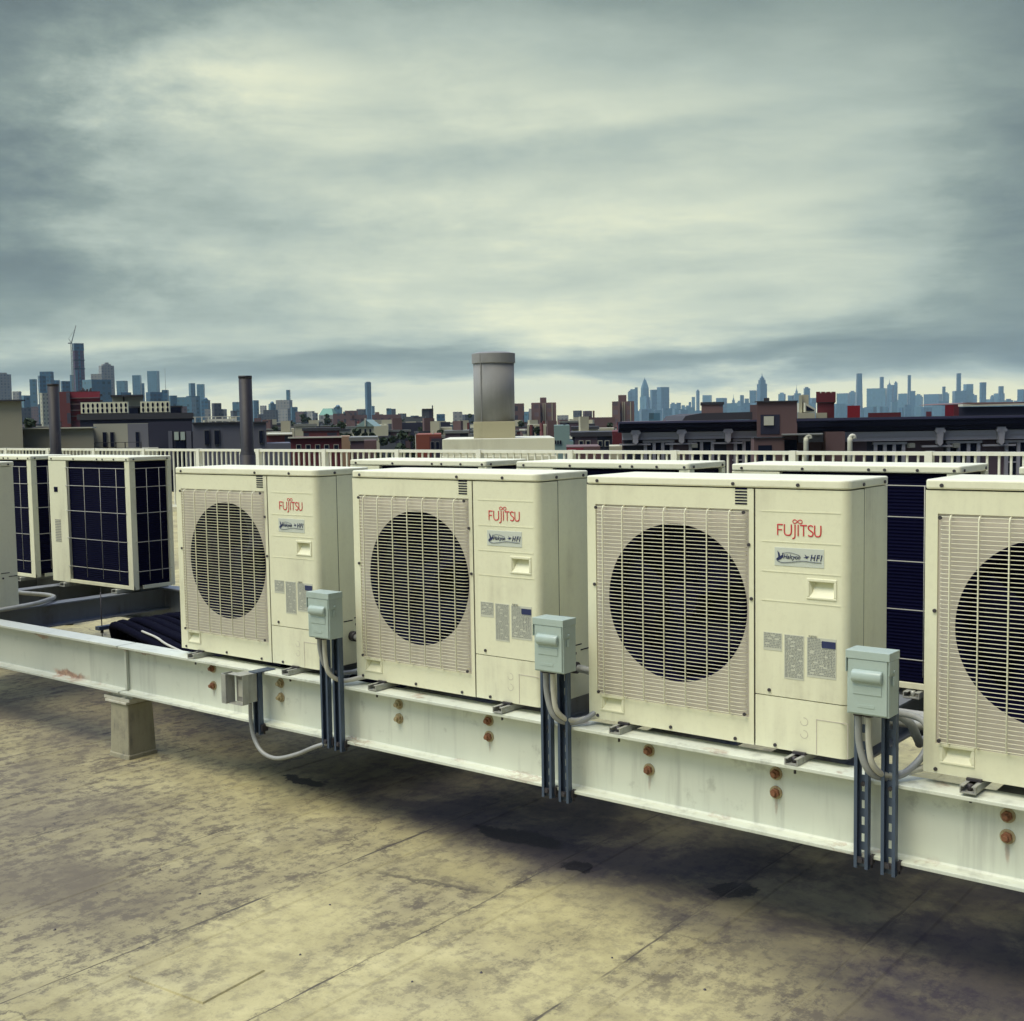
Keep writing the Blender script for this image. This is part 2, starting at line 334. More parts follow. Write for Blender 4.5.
# ------------------------------------------------------------------ mesh helper
class MB:
    def __init__(s): s.v = []; s.f = []; s.sm = []
    def add(s, vs, fs, smooth=False):
        o = len(s.v); s.v += [tuple(p) for p in vs]; s.f += [tuple(i+o for i in f) for f in fs]; s.sm += [smooth]*len(fs); return s
    def box(s, x0, x1, y0, y1, z0, z1):
        vs = [(x, y, z) for z in (z0, z1) for y in (y0, y1) for x in (x0, x1)]
        return s.add(vs, [(0, 2, 3, 1), (4, 5, 7, 6), (0, 1, 5, 4), (2, 6, 7, 3), (0, 4, 6, 2), (1, 3, 7, 5)])
    def frustum(s, x0, x1, y0, y1, z0, z1, k, kx=None, cx=None, cy=None):
        kx = k if kx is None else kx
        mx = (x0+x1)/2 if cx is None else cx; my = (y0+y1)/2 if cy is None else cy
        vs = [(x, y, z0) for y in (y0, y1) for x in (x0, x1)] + [(mx+(x-mx)*kx, my+(y-my)*k, z1) for y in (y0, y1) for x in (x0, x1)]
        return s.add(vs, [(0, 2, 3, 1), (4, 5, 7, 6), (0, 1, 5, 4), (2, 6, 7, 3), (0, 4, 6, 2), (1, 3, 7, 5)])
    def cyl(s, a, b, r, n=16, r2=None, caps=True, smooth=True):
        a = Vector(a); b = Vector(b); r2 = r if r2 is None else r2
        d = (b-a).normalized(); q = d.orthogonal().normalized(); p = d.cross(q)
        vs = []
        for c, rr in ((a, r), (b, r2)):
            for i in range(n):
                t = 2*math.pi*i/n; vs.append(c+(q*math.cos(t)+p*math.sin(t))*rr)
        o = len(s.v); s.v += [tuple(v) for v in vs]
        for i in range(n):
            j = (i+1) % n; s.f.append((o+i, o+j, o+n+j, o+n+i)); s.sm.append(smooth)
        if caps:
            s.f.append(tuple(o+i for i in range(n))[::-1]); s.sm.append(False)
            s.f.append(tuple(o+n+i for i in range(n))); s.sm.append(False)
        return s
    def tube(s, pts, r, n=10, sub=6):
        P = [Vector(p) for p in pts]
        if sub > 1 and len(P) > 2:
            Q = []
            E = [P[0]*2-P[1]]+P+[P[-1]*2-P[-2]]
            for i in range(1, len(E)-2):
                for k in range(sub):
                    t = k/sub; a, b, c, d = E[i-1:i+3]
                    Q.append(.5*((2*b)+(c-a)*t+(2*a-5*b+4*c-d)*t*t+(3*b-a-3*c+d)*t**3))
            Q.append(P[-1]); P = Q
        o = len(s.v); prev = None
        for i, p in enumerate(P):
            d = (P[min(i+1, len(P)-1)]-P[max(i-1, 0)]).normalized()
            if prev is None: q = d.orthogonal().normalized()
            else: q = (prev-d*prev.dot(d)).normalized()
            prev = q; e_ = d.cross(q)
            for k in range(n):
                t = 2*math.pi*k/n; s.v.append(tuple(p+(q*math.cos(t)+e_*math.sin(t))*r))
        for i in range(len(P)-1):
            for k in range(n):
                j = (k+1) % n; s.f.append((o+i*n+k, o+i*n+j, o+(i+1)*n+j, o+(i+1)*n+k)); s.sm.append(True)
        s.f.append(tuple(o+k for k in range(n))[::-1]); s.sm.append(False)
        s.f.append(tuple(o+(len(P)-1)*n+k for k in range(n))); s.sm.append(False)
        return s
    def extrude(s, poly, z0, z1, closed=True, axis='z', smooth=False):
        n = len(poly); o = len(s.v)
        def mk(a, b, c): return (a, b, c) if axis == 'z' else ((c, a, b) if axis == 'x' else (a, c, b))
        for z in (z0, z1):
            for a, b in poly: s.v.append(mk(a, b, z))
        for i in range(n if closed else n-1):
            j = (i+1) % n; s.f.append((o+i, o+j, o+n+j, o+n+i)); s.sm.append(smooth)
        if closed:
            s.f.append(tuple(o+i for i in range(n))[::-1]); s.sm.append(False)
            s.f.append(tuple(o+n+i for i in range(n))); s.sm.append(False)
        return s
    def mesh(s, name, mat):
        me = bpy.data.meshes.new(name); me.from_pydata(s.v, [], s.f)
        me.polygons.foreach_set('use_smooth', s.sm)
        me.update()
        if mat: me.materials.append(mat)
        return me
    def build(s, name, mat, parent=None, bevel=0, loc=None, solid=0):
        o = bpy.data.objects.new(name, s.mesh(name, mat)); COL.objects.link(o)
        if parent: o.parent = parent
        if loc: o.location = loc
        if solid:
            md = o.modifiers.new('solid', 'SOLIDIFY'); md.thickness = solid; md.offset = 0
        if bevel:
            md = o.modifiers.new('bevel', 'BEVEL'); md.width = bevel; md.segments = 2; md.limit_method = 'ANGLE'
        return o
def tag(o, label, cat, group=None, kind=None):
    if label: o['label'] = label
    if cat: o['category'] = cat
    if group: o['group'] = group
    if kind: o['kind'] = kind
    return o
def empty(name, loc, rz=0, label=None, cat=None, group=None):
    o = bpy.data.objects.new(name, None); COL.objects.link(o); o.location = loc; o.rotation_euler = (0, 0, rz)
    o.empty_display_size = .1
    return tag(o, label, cat, group)
def copy_tree(o, parent=None):
    c = o.copy(); COL.objects.link(c); c.parent = parent
    for ch in [q for q in o.children]:
        copy_tree(ch, c)
    return c
def text_part(txt, size, mat, parent, name, loc, sx=1.0, shear=0, offset=0, face='front', spacing=1.0):
    cu = bpy.data.curves.new('txt', 'FONT'); cu.body = txt; cu.size = size; cu.extrude = .0006; cu.shear = shear; cu.offset = offset
    cu.align_x = 'CENTER'; cu.align_y = 'CENTER'; cu.space_character = spacing
    to = bpy.data.objects.new('txt', cu); COL.objects.link(to)
    bpy.context.view_layer.update()
    dg = bpy.context.evaluated_depsgraph_get()
    me = bpy.data.meshes.new_from_object(to.evaluated_get(dg)); me.name = name
    bpy.data.objects.remove(to); bpy.data.curves.remove(cu)
    vs = [(v.co.x*sx, -v.co.z, v.co.y) for v in me.vertices]
    for v, c in zip(me.vertices, vs): v.co = c
    me.materials.clear(); me.materials.append(mat)
    o = bpy.data.objects.new(name, me); COL.objects.link(o); o.parent = parent; o.location = loc
    return o
def ray(u, v):
    return FW + RT*((u-512)/FPX) - UP*((v-510.5)/FPX)
def at_depth(u, v, d): return CAM + ray(u, v)*d

# ------------------------------------------------------------------ ground and our roof
g = MB().add([(-7500, -7500, CITY), (7500, -7500, CITY), (7500, 7500, CITY), (-7500, 7500, CITY)], [(0, 1, 2, 3)])
M['street'] = flat('city_ground', (.06, .065, .06), .95)
tag(g.build('ground', M['street']), None, None, kind='structure')
rf = MB()
X0, X1, Y0, Y1, = -42, 12, -9, 14.0
rf.add([(X0, Y0, GZ), (X1, Y0, GZ), (X1, Y1, GZ), (X0, Y1, GZ)], [(0, 1, 2, 3)])
rf.add([(X0, Y0, CITY+.05), (X1, Y0, CITY+.05), (X1, Y1, CITY+.05), (X0, Y1, CITY+.05), (X0, Y0, GZ), (X1, Y0, GZ), (X1, Y1, GZ), (X0, Y1, GZ)],
       [(0, 1, 5, 4), (1, 2, 6, 5), (2, 3, 7, 6), (3, 0, 4, 7)])
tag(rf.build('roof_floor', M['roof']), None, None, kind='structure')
# raised laps of the roll roofing and one square patch, cut from the same membrane
lrn = random.Random(9)
for sx in (-4.3, -3.7, -3.1, -2.5, -1.95, -1.42, -.78, -.17, .43, .94, 1.55):
    lm = MB(); n = 60; o = 0
    for k in range(n+1):
        y = -4+7.0*k/n; a = sx+.004*math.sin(k*.9)+lrn.uniform(-.003, .003); b = sx+.11+lrn.uniform(-.004, .004)
        for x, z in ((a, GZ-.002), (a+.001, GZ+.0042), (b, GZ+.0030), (b+.012, GZ-.002)): lm.v.append((x, y, z))
    for k in range(n):
        for q in range(3): lm.f.append((k*4+q, k*4+q+1, (k+1)*4+q+1, (k+1)*4+q)); lm.sm.append(False)
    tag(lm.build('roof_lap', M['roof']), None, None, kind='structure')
pm_ = MB(); a = R_(4); ca_, sa_ = math.cos(a), math.sin(a)
for z, g in ((GZ-.002, 1.03), (GZ+.0048, 1.0)):
    for x, y in ((-.15, -.115), (.15, -.112), (.147, .115), (-.152, .113)): pm_.v.append((-.50+(x*ca_-y*sa_)*g, -1.24+(x*sa_+y*ca_)*g, z))
pm_.f = [(4, 5, 6, 7), (0, 1, 5, 4), (1, 2, 6, 5), (2, 3, 7, 6), (3, 0, 4, 7)]; pm_.sm = [False]*5
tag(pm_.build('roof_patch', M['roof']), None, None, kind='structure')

# ------------------------------------------------------------------ steel dunnage
def ibeam(mb, a, b, y, zt, h, fw, tf=.011, tw=.008, axis='x'):
    """I section from a to b along the axis, centred on y, top at zt"""
    x0, x1 = -fw/2, fw/2; c = .006
    pr = [(x0, zt-h), (x1, zt-h), (x1, zt-h+tf), (tw/2+c, zt-h+tf), (tw/2, zt-h+tf+c), (tw/2, zt-tf-c), (tw/2+c, zt-tf), (x1, zt-tf), (x1, zt), (x0, zt), (x0, zt-tf),
          (-tw/2-c, zt-tf), (-tw/2, zt-tf-c), (-tw/2, zt-h+tf+c), (-tw/2-c, zt-h+tf), (x0, zt-h+tf)]
    if axis == 'x': mb.extrude([(y+p, q) for p, q in pr], a, b, axis='x')
    else: mb.extrude([(y+p, q) for p, q in pr], a, b, axis='y')
    return mb
ZB = -.025
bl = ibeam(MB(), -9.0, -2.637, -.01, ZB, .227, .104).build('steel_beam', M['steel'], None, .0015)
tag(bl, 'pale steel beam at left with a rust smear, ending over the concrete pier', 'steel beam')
br = ibeam(MB(), -2.628, 4.2, -.01, ZB, .227, .104).build('steel_beam', M['steel'], None, .0015)
tag(br, 'long pale steel beam carrying the front condensers, pairs of bolts through its web', 'steel beam')
MB().box(-2.6275, -2.612, -.030, -.0145, ZB-.214, ZB-.013).build('splice_bar', M['steel'], br, .002)
MB().box(-2.640, -2.628, -.018, -.0145, ZB-.214, ZB-.013).build('joint_sealant', M['screw'], br)
# bolts
def bolt(x, z, mat, parent, s=1.0):
    mb = MB()
    mb.cyl((x, -.018, z), (x, -.029, z), .0145*s, 6, smooth=False); mb.cyl((x, -.029, z), (x, -.040, z), .0075*s, 10)
    o = mb.build('bolt', mat, parent, .001)
    MB().cyl((x, -.0143, z), (x, -.0178, z), .020*s, 20).build('washer', M['rustlt'], o)
    return o
for x, z1, z2, k in ((-1.984, -.063, -.139, 0), (-1.540, -.074, -.133, 1), (-.867, -.071, -.126, 1), (-.425, -.070, -.128, 0), (.243, -.072, -.135, 2), (.688, -.071, -.129, 2), (1.356, -.07, -.127, 0), (2.0, -.07, -.13, 0)):
    for z in (z1, z2): bolt(x, z, M['rust'] if k == 0 else (M['rustlt'] if k == 1 else M['rust']), br, 1.0)
# rear main beam
b2 = ibeam(MB(), -9.0, 4.2, 1.33, ZB, .227, .104).build('steel_beam', M['steeld'], None, .0015)
tag(b2, 'grey steel I-beam at the back of the platform, beneath the rear condensers', 'steel beam')
# cross members
xs = [-5.70, -4.92, -4.20, -3.10, -1.984, -1.540, -.867, -.425, .243, .688, 1.356, 1.80]
cl_ = ['far left', 'in the left bay, behind the conduit and under the left side of the dark-finned condenser', 'in the left bay, its whole side visible, under the corner of the dark-finned condenser']
proto = None
base = ibeam(MB(), .048, 1.322, 0, ZB-.003, .135, .10, .009, .007, 'y')
for i, x in enumerate(xs):
    if x == -3.10: continue
    if x < -4: o = base.build('cross_beam', M['steeld'], None, .001)
    else:
        if proto is None: o = proto = base.build('cross_beam', M['steeld'], None, .001)
        else: o = proto.copy(); COL.objects.link(o)
    o.location = (x, 0, 0)
    if x == -4.20: o.location = (x, 0, 0); tag(o, 'grey cross beam in the open left bay with its whole side showing', 'steel beam')
    elif x == -4.92: tag(o, 'grey cross beam in the left bay partly hidden behind the bent white conduit', 'steel beam')
    elif x == .688: tag(o, 'grey cross beam glimpsed in the gap between the two right condensers', 'steel beam')
    else: tag(o, 'grey cross beam hidden under the condensers between the front and back beams', 'steel beam', 'cross beams under the condensers')

# concrete pier
def pier(x, y, lab, shims=True, group=None):
    r = empty('concrete_pier', (x, y, GZ), 0, lab, 'pier', group)
    a = MB(); a.frustum(-.076, .076, -.076, .076, 0, .258, .90)
    a.frustum(-.081, .081, -.081, .081, -.01, .022, .97)
    a.build('block', M['concrete'], r, .006)
    if shims:
        MB().box(-.100, .070, -.078, .050, .2585, .2700).build('shim_plate', M['conduitw'], r, .002)
        MB().box(-.120, .085, -.070, .060, .2705, .2860).build('shim_plate', M['conduitw'], r, .002)
        MB().box(-.080, .090, -.055, .065, .2865, .3075).build('bearing_plate', M['galv'], r, .002)
    return r
p1 = pier(-2.655, .02, 'short tapered concrete pier with stacked steel shims under the beam joint')
pier(-2.655, 1.33, 'concrete pier under the back beam behind the leftmost fan unit')
pier(-6.9, 1.33, 'concrete pier under the far left end of the back beam')
pier(2.9, -.0, 'short tapered concrete pier under the front beam beyond the right edge')
pier(-7.0, 0.0, 'short tapered concrete pier under the front beam beyond the left edge')

# ------------------------------------------------------------------ front condenser
UW, UD, UH, LH = .906, .290, .781, .028
def arc(cx, cy, r, a0, a1, n=6):
    return [(cx+r*math.cos(R_(a0+(a1-a0)*i/n)), cy+r*math.sin(R_(a0+(a1-a0)*i/n))) for i in range(n+1)]
def plate_hole(mb, x0, x1, z0, z1, cx, cz, r, y, n=72):
    pts = []
    for i in range(n):
        t = 2*math.pi*i/n; c, s_ = math.cos(t), math.sin(t)
        k = min(((x1-cx) if c > 0 else (cx-x0))/max(abs(c), 1e-9), ((z1-cz) if s_ > 0 else (cz-z0))/max(abs(s_), 1e-9))
        pts.append((cx+c*k, cz+s_*k))
    corners = [(x1, z1), (x0, z1), (x0, z0), (x1, z0)]
    for c in corners:
        j = min(range(n), key=lambda i: (pts[i][0]-c[0])**2+(pts[i][1]-c[1])**2); pts[j] = c
    o = len(mb.v)
    for i in range(n):
        t = 2*math.pi*i/n; mb.v.append((cx+r*math.cos(t), y, cz+r*math.sin(t)))
    for p in pts: mb.v.append((p[0], y, p[1]))
    for i in range(n):
        j = (i+1) % n; mb.f.append((o+i, o+j, o+n+j, o+n+i)); mb.sm.append(False)
    return mb
def roundbox(mb, x0, x1, y0, y1, z0, z1): return mb.box(x0, x1, y0, y1, z0, z1)
def handle_part(x0, x1, z0, z1, parent):
    mb = MB(); t = .007; y0, y1 = -.004, .001
    mb.box(x0, x1, y0, y1, z1-t*1.3, z1); mb.box(x0, x1, y0, y1, z0, z0+t); mb.box(x0, x0+t*1.3, y0, y1, z0+t, z1-t*1.3); mb.box(x1-t*1.3, x1, y0, y1, z0+t, z1-t*1.3)
    h = mb.build('handle', M['cream'], parent, .0018)
    # sloping scoop: deep at the top, coming out to the rim at the bottom
    xa, xb, za, zb = x0+t*1.3, x1-t*1.3, z0+t, z1-t*1.3
    sc = MB(); i = .007
    sc.add([(xa, -.002, za), (xb, -.002, za), (xb, -.002, zb), (xa, -.002, zb), (xa+i, .004, za+i*1.6), (xb-i, .004, za+i*1.6), (xb-i, .022, zb-i*.6), (xa+i, .022, zb-i*.6)],
           [(0, 1, 5, 4), (1, 2, 6, 5), (2, 3, 7, 6), (3, 0, 4, 7), (4, 5, 6, 7)])
    sc.build('scoop', M['cream'], h)
    return h
SCREW = MB().cyl((0, .001, 0), (0, -.0035, 0), .0054, 10).mesh('screw', M['screw'])
def put_screw(root, loc, side=False):
    o = bpy.data.objects.new('screw', SCREW); COL.objects.link(o); o.parent = root; o.location = loc
    if side: o.rotation_euler.z = math.pi/2
    return o
def screw_mb(mb, x, z, y=-.001, r=.0052):
    mb.cyl((x, y+.001, z), (x, y-.0035, z), r, 10); return mb

def make_unit():
    root = empty('air_conditioner', (0, 0, 0), 0, 'x', 'air conditioner', 'white condensers in the front row')
    # inner dark chassis
    ch = MB(); ch.box(.012, .600, .150, .262, .02, .770); ch.box(.604, .895, .030, .262, .012, .770); ch.box(.602, .620, .006, .031, .012, .770)
    ch.build('chassis', M['black'], root)
    # outer sheet metal: left side, back and right side behind the wrapped front panel
    cab = MB()
    L = [(.0, .0), (.0, .285), (.005, .290), (UW-.004, .290), (UW, .286), (UW, .1115)]
    cab.extrude(L, 0, UH, closed=False)
    cab.add([(0, 0, .004), (UW, .02, .004), (UW, .29, .004), (0, .29, .004)], [(0, 1, 2, 3)])
    cab.build('cabinet', M['cream'], root)
    fp = MB()
    gx0, gx1, gz0, gz1 = .034, .592, .082, .716
    # fan panel: flat frame around the recessed grille plate
    fp.box(.0005, gx0, -.001, .006, 0, UH-.002); fp.box(gx1, .6075, -.001, .006, 0, UH-.002)
    fp.box(gx0, .050, -.001, .006, 0, gz0); fp.box(.136, gx1, -.001, .006, 0, gz0); fp.box(.050, .136, -.001, .006, 0, .0335); fp.box(.050, .136, -.001, .006, .0805, gz0); fp.box(gx0, gx1, -.001, .006, gz1, UH-.002)
    fp.build('fan_panel', M['cream'], root)
    pl = plate_hole(MB(), gx0, gx1, gz0, gz1, .333, .412, .251, .0035)
    pl.build('fan_plate', M['plate'], root)
    bm_ = MB(); n = 72
    rings = [(.251, .0035), (.246, .010), (.2435, .022), (.2435, .150)]
    o = 0
    for r, y in rings:
        for i in range(n):
            t = 2*math.pi*i/n; bm_.v.append((.333+r*math.cos(t), y, .412+r*math.sin(t)))
    for k in range(len(rings)-1):
        for i in range(n):
            j = (i+1) % n; bm_.f.append((k*n+i, k*n+j, (k+1)*n+j, (k+1)*n+i)); bm_.sm.append(True)
    bm_.build('bell_mouth', M['bell'], root)
    fan = empty('fan', (.333, .075, .412)); fan.parent = root
    hub = MB(); hub.cyl((0, -.03, 0), (0, .05, 0), .050, 24, .062); hub.build('hub', M['blade'], fan)
    for k in range(3):
        b_ = MB(); a0 = R_(120*k+20)
        N = 8; Q = 5; o = 0
        for q in range(Q):
            rr = .055+(.235-.055)*q/(Q-1)
            for i in range(N):
                a = a0+R_(88)*i/(N-1)*(.62+.38*q/(Q-1)); y = -.03+.075*i/(N-1)
                b_.v.append((rr*math.cos(a), y, rr*math.sin(a)))
        for q in range(Q-1):
            for i in range(N-1):
                b_.f.append((q*N+i, q*N+i+1, (q+1)*N+i+1, (q+1)*N+i)); b_.sm.append(True)
        b_.build('blade', M['blade'], fan, solid=.004)
    # wire grille, bowed forward from the panel
    gr = MB()
    yw = -.015
    x0, x1, z0, z1 = .044, .584, .091, .709
    nz = 53
    for i in range(nz):
        z = z0+(z1-z0)*i/(nz-1)
        r = .0011
        gr.v  # horizontal wire with its ends bent back
        gr.tube([(x0, .000, z), (x0+.002, -.011, z), (x0+.012, yw, z), (x1-.012, yw, z), (x1-.002, -.011, z), (x1, .000, z)], r, 5, 1)
    for x in (.072, .148, .226, .303, .380, .457, .533, .562):
        if x in (.562,): continue
        gr.tube([(x, .0, z0-.004), (x, -.012, z0-.003), (x, yw-.003, z0+.008), (x, yw-.003, z1-.008), (x, -.012, z1+.003), (x, .0, z1+.004)], .0022, 5, 1)
    gr.build('wire_grille', M['wire'], root)
    # service side front, wrapping around the rounded corner
    def wrap(za, zb, name, hole=None):
        r = .026
        prof = ([(.6125, .0)] if not hole else [(.8675, -.001)])+([(.6135, -.001)] if not hole else [])+arc(UW-r, -.001+r, r, -90, 0, 8)+[(UW, .1085)]
        mb = MB(); mb.extrude(prof, za, zb, closed=False, smooth=True)
        full = [(.6125, .0), (.6135, -.001)]+arc(UW-r, -.001+r, r, -90, 0, 8)+[(UW, .1085)]
        n_ = len(full)
        mb.add([(p[0], p[1], zb) for p in full]+[(.70, .1, zb)], [tuple(range(n_+1))])
        mb.add([(p[0], p[1], za) for p in full]+[(.70, .1, za)], [tuple(range(n_+1))[::-1]])
        if hole:
            h0, h1, k0, k1 = hole; Y_ = -.001; xe = .8675
            def q(a, b, c, d): mb.add([(a, Y_, c), (b, Y_, c), (b, Y_, d), (a, Y_, d)], [(0, 1, 2, 3)])
            q(.6135, h0, za, zb); q(h0, h1, za, k0); q(h0, h1, k1, zb); q(h1, xe, za, zb)
            mb.add([(.6125, 0, za), (.6135, Y_, za), (.6135, Y_, zb), (.6125, 0, zb)], [(0, 1, 2, 3)])
        return mb.build(name, M['cream'], root)
    sp = wrap(.1605, UH-.002, 'service_panel', (.7825, .8665, .465, .5165))
    rd = MB()
    for z in (.714, .624, .535, .447): rd.box(.634, .882, -.0022, -.0005, z-.0011, z+.0011)
    rd.build('panel_crease', M['cream'], sp)
    cv = wrap(.001, .1575, 'valve_cover')
    kr = MB()
    for a in ((.809, .811, .004, .108), (.905, .907, .004, .108)): kr.box(a[0], a[1], -.002, -.0004, a[2], a[3])
    kr.box(.809, .907, -.002, -.0004, .106, .108)
    for z in (.095, .057):
        for i in range(18):
            a0, a1 = R_(20*i), R_(20*(i+1))
            if 5 <= i <= 8: continue
            kr.add([(.771+.011*math.cos(a), -.0016, z+.011*math.sin(a)) for a in (a0, a1)]+[(.771+.0125*math.cos(a), -.0016, z+.0125*math.sin(a)) for a in (a1, a0)], [(0, 1, 2, 3)])
    kr.build('knockout', M['plate'], cv)
    # lid
    lp = arc(.011, .006, .011, 180, 270, 3)+arc(UW-.029+.001, .024, .029, -90, 0, 7)+arc(UW-.011+.001, UD-.004, .011, 0, 90, 3)+arc(.008, UD-.004, .012, 90, 180, 3)
    ld = MB(); ld.extrude(lp, UH+.0015, UH+LH)
    lo = ld.build('lid', M['lid'], root, .005)
    # vent slots
    vs = MB()
    for i in range(6): vs.box(.546, .586, -.0022, .0, .731+i*.009, .7355+i*.009)
    vs.build('vent_slot', M['black'], root)
    handle_part(.778, .871, .461, .522, root)
    handle_part(.046, .140, .030, .085, root)
    for x, z in ((.044, .706), (.580, .708), (.028, .45), (.600, .447), (.592, .610), (.659, .176), (.035, .011), (.316, .012), (.545, .010), (.678, .011), (.582, .093), (.047, .094)):
        put_screw(root, (x, -.001 if not (.04 < x < .59 and .09 < z < .71) else -.012, z))
    for x in (.045, .541, .752): put_screw(root, (x, -.0048, .793))
    for y in (.10, .26): put_screw(root, (UW+.0012, y, .793), True)
    put_screw(root, (UW+.0005, .20, .16), True)
    # side details: pressed slots, line connection
    sl = MB()
    for y, z in ((.13, .178), (.19, .186), (.235, .165)): sl.box(UW-.001, UW+.0015, y, y+.05, z, z+.004)
    sl.build('side_slot', M['black'], root)
    cn = MB(); cn.cyl((UW, .175, .115), (UW+.028, .175, .115), .021, 16); cn.build('connector', M['screw'], root)
    # name, series sticker and small print
    lt = {
     'letter_f': [[(-.0675, -.0165), (-.0675, .0165)], [(-.0675, .0150), (-.051, .0150)], [(-.0675, .000), (-.054, .000)]],
     'letter_u': [[(-.046, .0165), (-.046, -.006), (-.042, -.0142), (-.035, -.0158), (-.028, -.0142), (-.024, -.006), (-.024, .0165)]],
     'letter_j': [[(-.0125, .0165), (-.0125, -.014), (-.0145, -.0225), (-.0205, -.025)]],
     'letter_i': [[(-.0025, .0165), (-.0025, -.0165)]],
     'letter_t': [[(.004, .0150), (.025, .0150)], [(.0145, .0150), (.0145, -.0165)]],
     'letter_s': [[(.0435, .0125), (.037, .0155), (.030, .0125), (.0305, .005), (.037, .000), (.0435, -.0055), (.0425, -.0130), (.036, -.0158), (.029, -.0130)]],
     'letter_u2': [[(.049, .0165), (.049, -.006), (.0525, -.0142), (.0585, -.0158), (.0645, -.0142), (.068, -.006), (.068, .0165)]]}
    lg = MB(); lp_ = []
    for q_ in range(25):
        a = 2*math.pi*q_/24; lp_.append((-.0045+.0150*math.cos(a)/(1+math.sin(a)**2), .0, .0255+.0150*math.sin(a)*math.cos(a)/(1+math.sin(a)**2)))
    def ribbon(pts2, w2=.0021, sub=4):
        t_ = MB(); t_.tube([(a, 0, b) for a, b in pts2], w2, 6, sub if len(pts2) > 2 else 1)
        t_.v = [(v[0], v[1]*.35, v[2]) for v in t_.v]; lg.add(t_.v, t_.f)
    for strokes in lt.values():
        for st_ in strokes: ribbon(st_)
    ribbon([(p[0], p[2]) for p in lp_], .0014, 1)
    lg.build('maker_name', M['red'], root, 0, (.7535, -.0020, .6605))
    st = MB(); st.box(.676, .832, -.0022, -.0005, .553, .608); sto = st.build('sticker', M['sticker'], root, .0012)
    text_part('HFI', .0250, M['navy'], sto, 'series_letters', (.8065, -.0030, .5815), .85, .25, .0003, spacing=1.25)
    text_part('Halcyon', .0190, M['navy'], sto, 'series_word', (.7310, -.0030, .5810), .82, .35, .0001, spacing=1.05)
    bd = MB(); Y = -.0034
    def bird(ox, oz, s_, fl=1):
        p = [(-1.0, 0.0), (-.2, .15), (-.55, 1.0), (.15, .35), (.55, .45), (1.0, .25), (.55, .1), (.25, -.35), (-.3, -.2)]
        bd.add([(ox+fl*a*s_, Y, oz+b*s_) for a, b in p], [tuple(range(len(p)))[::fl]])
    bird(.7775, .582, .0098)
    p = [(.681, .572), (.689, .580), (.686, .598), (.693, .590), (.695, .582), (.701, .586), (.704, .595), (.705, .580), (.697, .573), (.688, .569)]
    bd.add([(a, Y, b) for a, b in p], [tuple(range(len(p)))])
    bd.tube([(.684, Y, .569), (.70, Y, .5635), (.73, Y, .566), (.765, Y, .571), (.80, Y, .569), (.824, Y, .569)], .0008, 4, 4)
    bd.tube([(.700, Y, .590), (.722, Y, .594), (.745, Y, .590), (.757, Y, .586)], .0006, 4, 4)
    bd.build('bird_mark', M['navy'], sto)
    rnd = random.Random(5)
    for (x0, x1, z0, z1, dens) in ((.640, .700, .297, .351, .0050), (.7075, .7705, .217, .350, .0042), (.7795, .870, .231, .349, .0046)):
        pp = MB(); pp.box(x0, x1, -.0019, -.0005, z0, z1); po = pp.build('notice', M['paper'], root)
        tx = MB(); z = z1-.005
        while z > z0+.004:
            x = x0+.0025
            while x < x1-.004:
                l = rnd.uniform(.003, .011); x2 = min(x+l, x1-.0025)
                if not (x0 > .77 and z > .318 and x > .822):
                    tx.add([(x, -.0024, z), (x2, -.0024, z), (x2, -.0024, z+dens*.55), (x, -.0024, z+dens*.55)], [(0, 1, 2, 3)])
                x = x2+rnd.uniform(.001, .0025)
                if rnd.random() < .05: x += .012
            z -= dens
        if x0 > .77:
            for xx in (.833, .845, .856): tx.box(xx, xx+.0006, -.0026, -.002, .268, .312)
        tx.build('small_print', M['ink'], po)
        if x0 > .77:
            MB().box(.826, .868, -.0034, -.0019, .321, .341).build('dark_plate', M['navy'], po)
            text_part('FUJITSU', .0075, M['ink'], po, 'tiny_maker_name', (.798, -.003, .3515), 1.0)
    # mounting feet: slotted channels sticking out in front
    for x in (.141, .758):
        ft = MB(); y0, y1 = -.062, .33
        ft.box(x-.021, x+.021, y0, y1, -.0245, -.021); ft.box(x-.021, x-.0175, y0, y1, -.021, -.004); ft.box(x+.0175, x+.021, y0, y1, -.021, -.004)
        ft.box(x-.0175, x-.010, y0, y1, -.0065, -.004); ft.box(x+.010, x+.0175, y0, y1, -.0065, -.004)
        f_ = ft.build('foot', M['galv'], root)
        fb = MB(); fb.cyl((x, -.040, -.019), (x, -.040, -.003), .0075, 8); fb.box(x-.02, x+.02, -.012, .30, -.0035, .0035); fb.cyl((x, -.035, -.055), (x, -.035, -.0365), .004, 8)
        fb.build('foot_bolt', M['screw'], f_)
    return root
U = make_unit()
ulabels = {
    -5.013: 'white condenser at the left edge, only its plain right side showing',
    -2.221: 'white condenser above the open grey outlet box, leftmost of the four showing fans',
    -1.1033: 'white condenser directly below the big duct, second from left of the four showing fans',
    0.0: 'large whole white condenser, third fan from left, its red maker name easiest to read',
    1.124: 'white condenser cut off by the right edge, half its fan showing'}
units = {}
for i, (x, z) in enumerate(((0.0, 0.0), (-5.013, 0), (-2.221, 0.001), (-1.1033, .0023), (1.124, .008))):
    o = U if i == 0 else copy_tree(U)
    o.location = (x, 0, z); o.rotation_euler.z = R_((0, .0, .35, -.25, .2)[i]); o['label'] = ulabels[x]; units[x] = o
    if x < -5:
        for ch_ in list(o.children):
            if ch_.name.startswith('connector'): bpy.data.objects.remove(ch_)

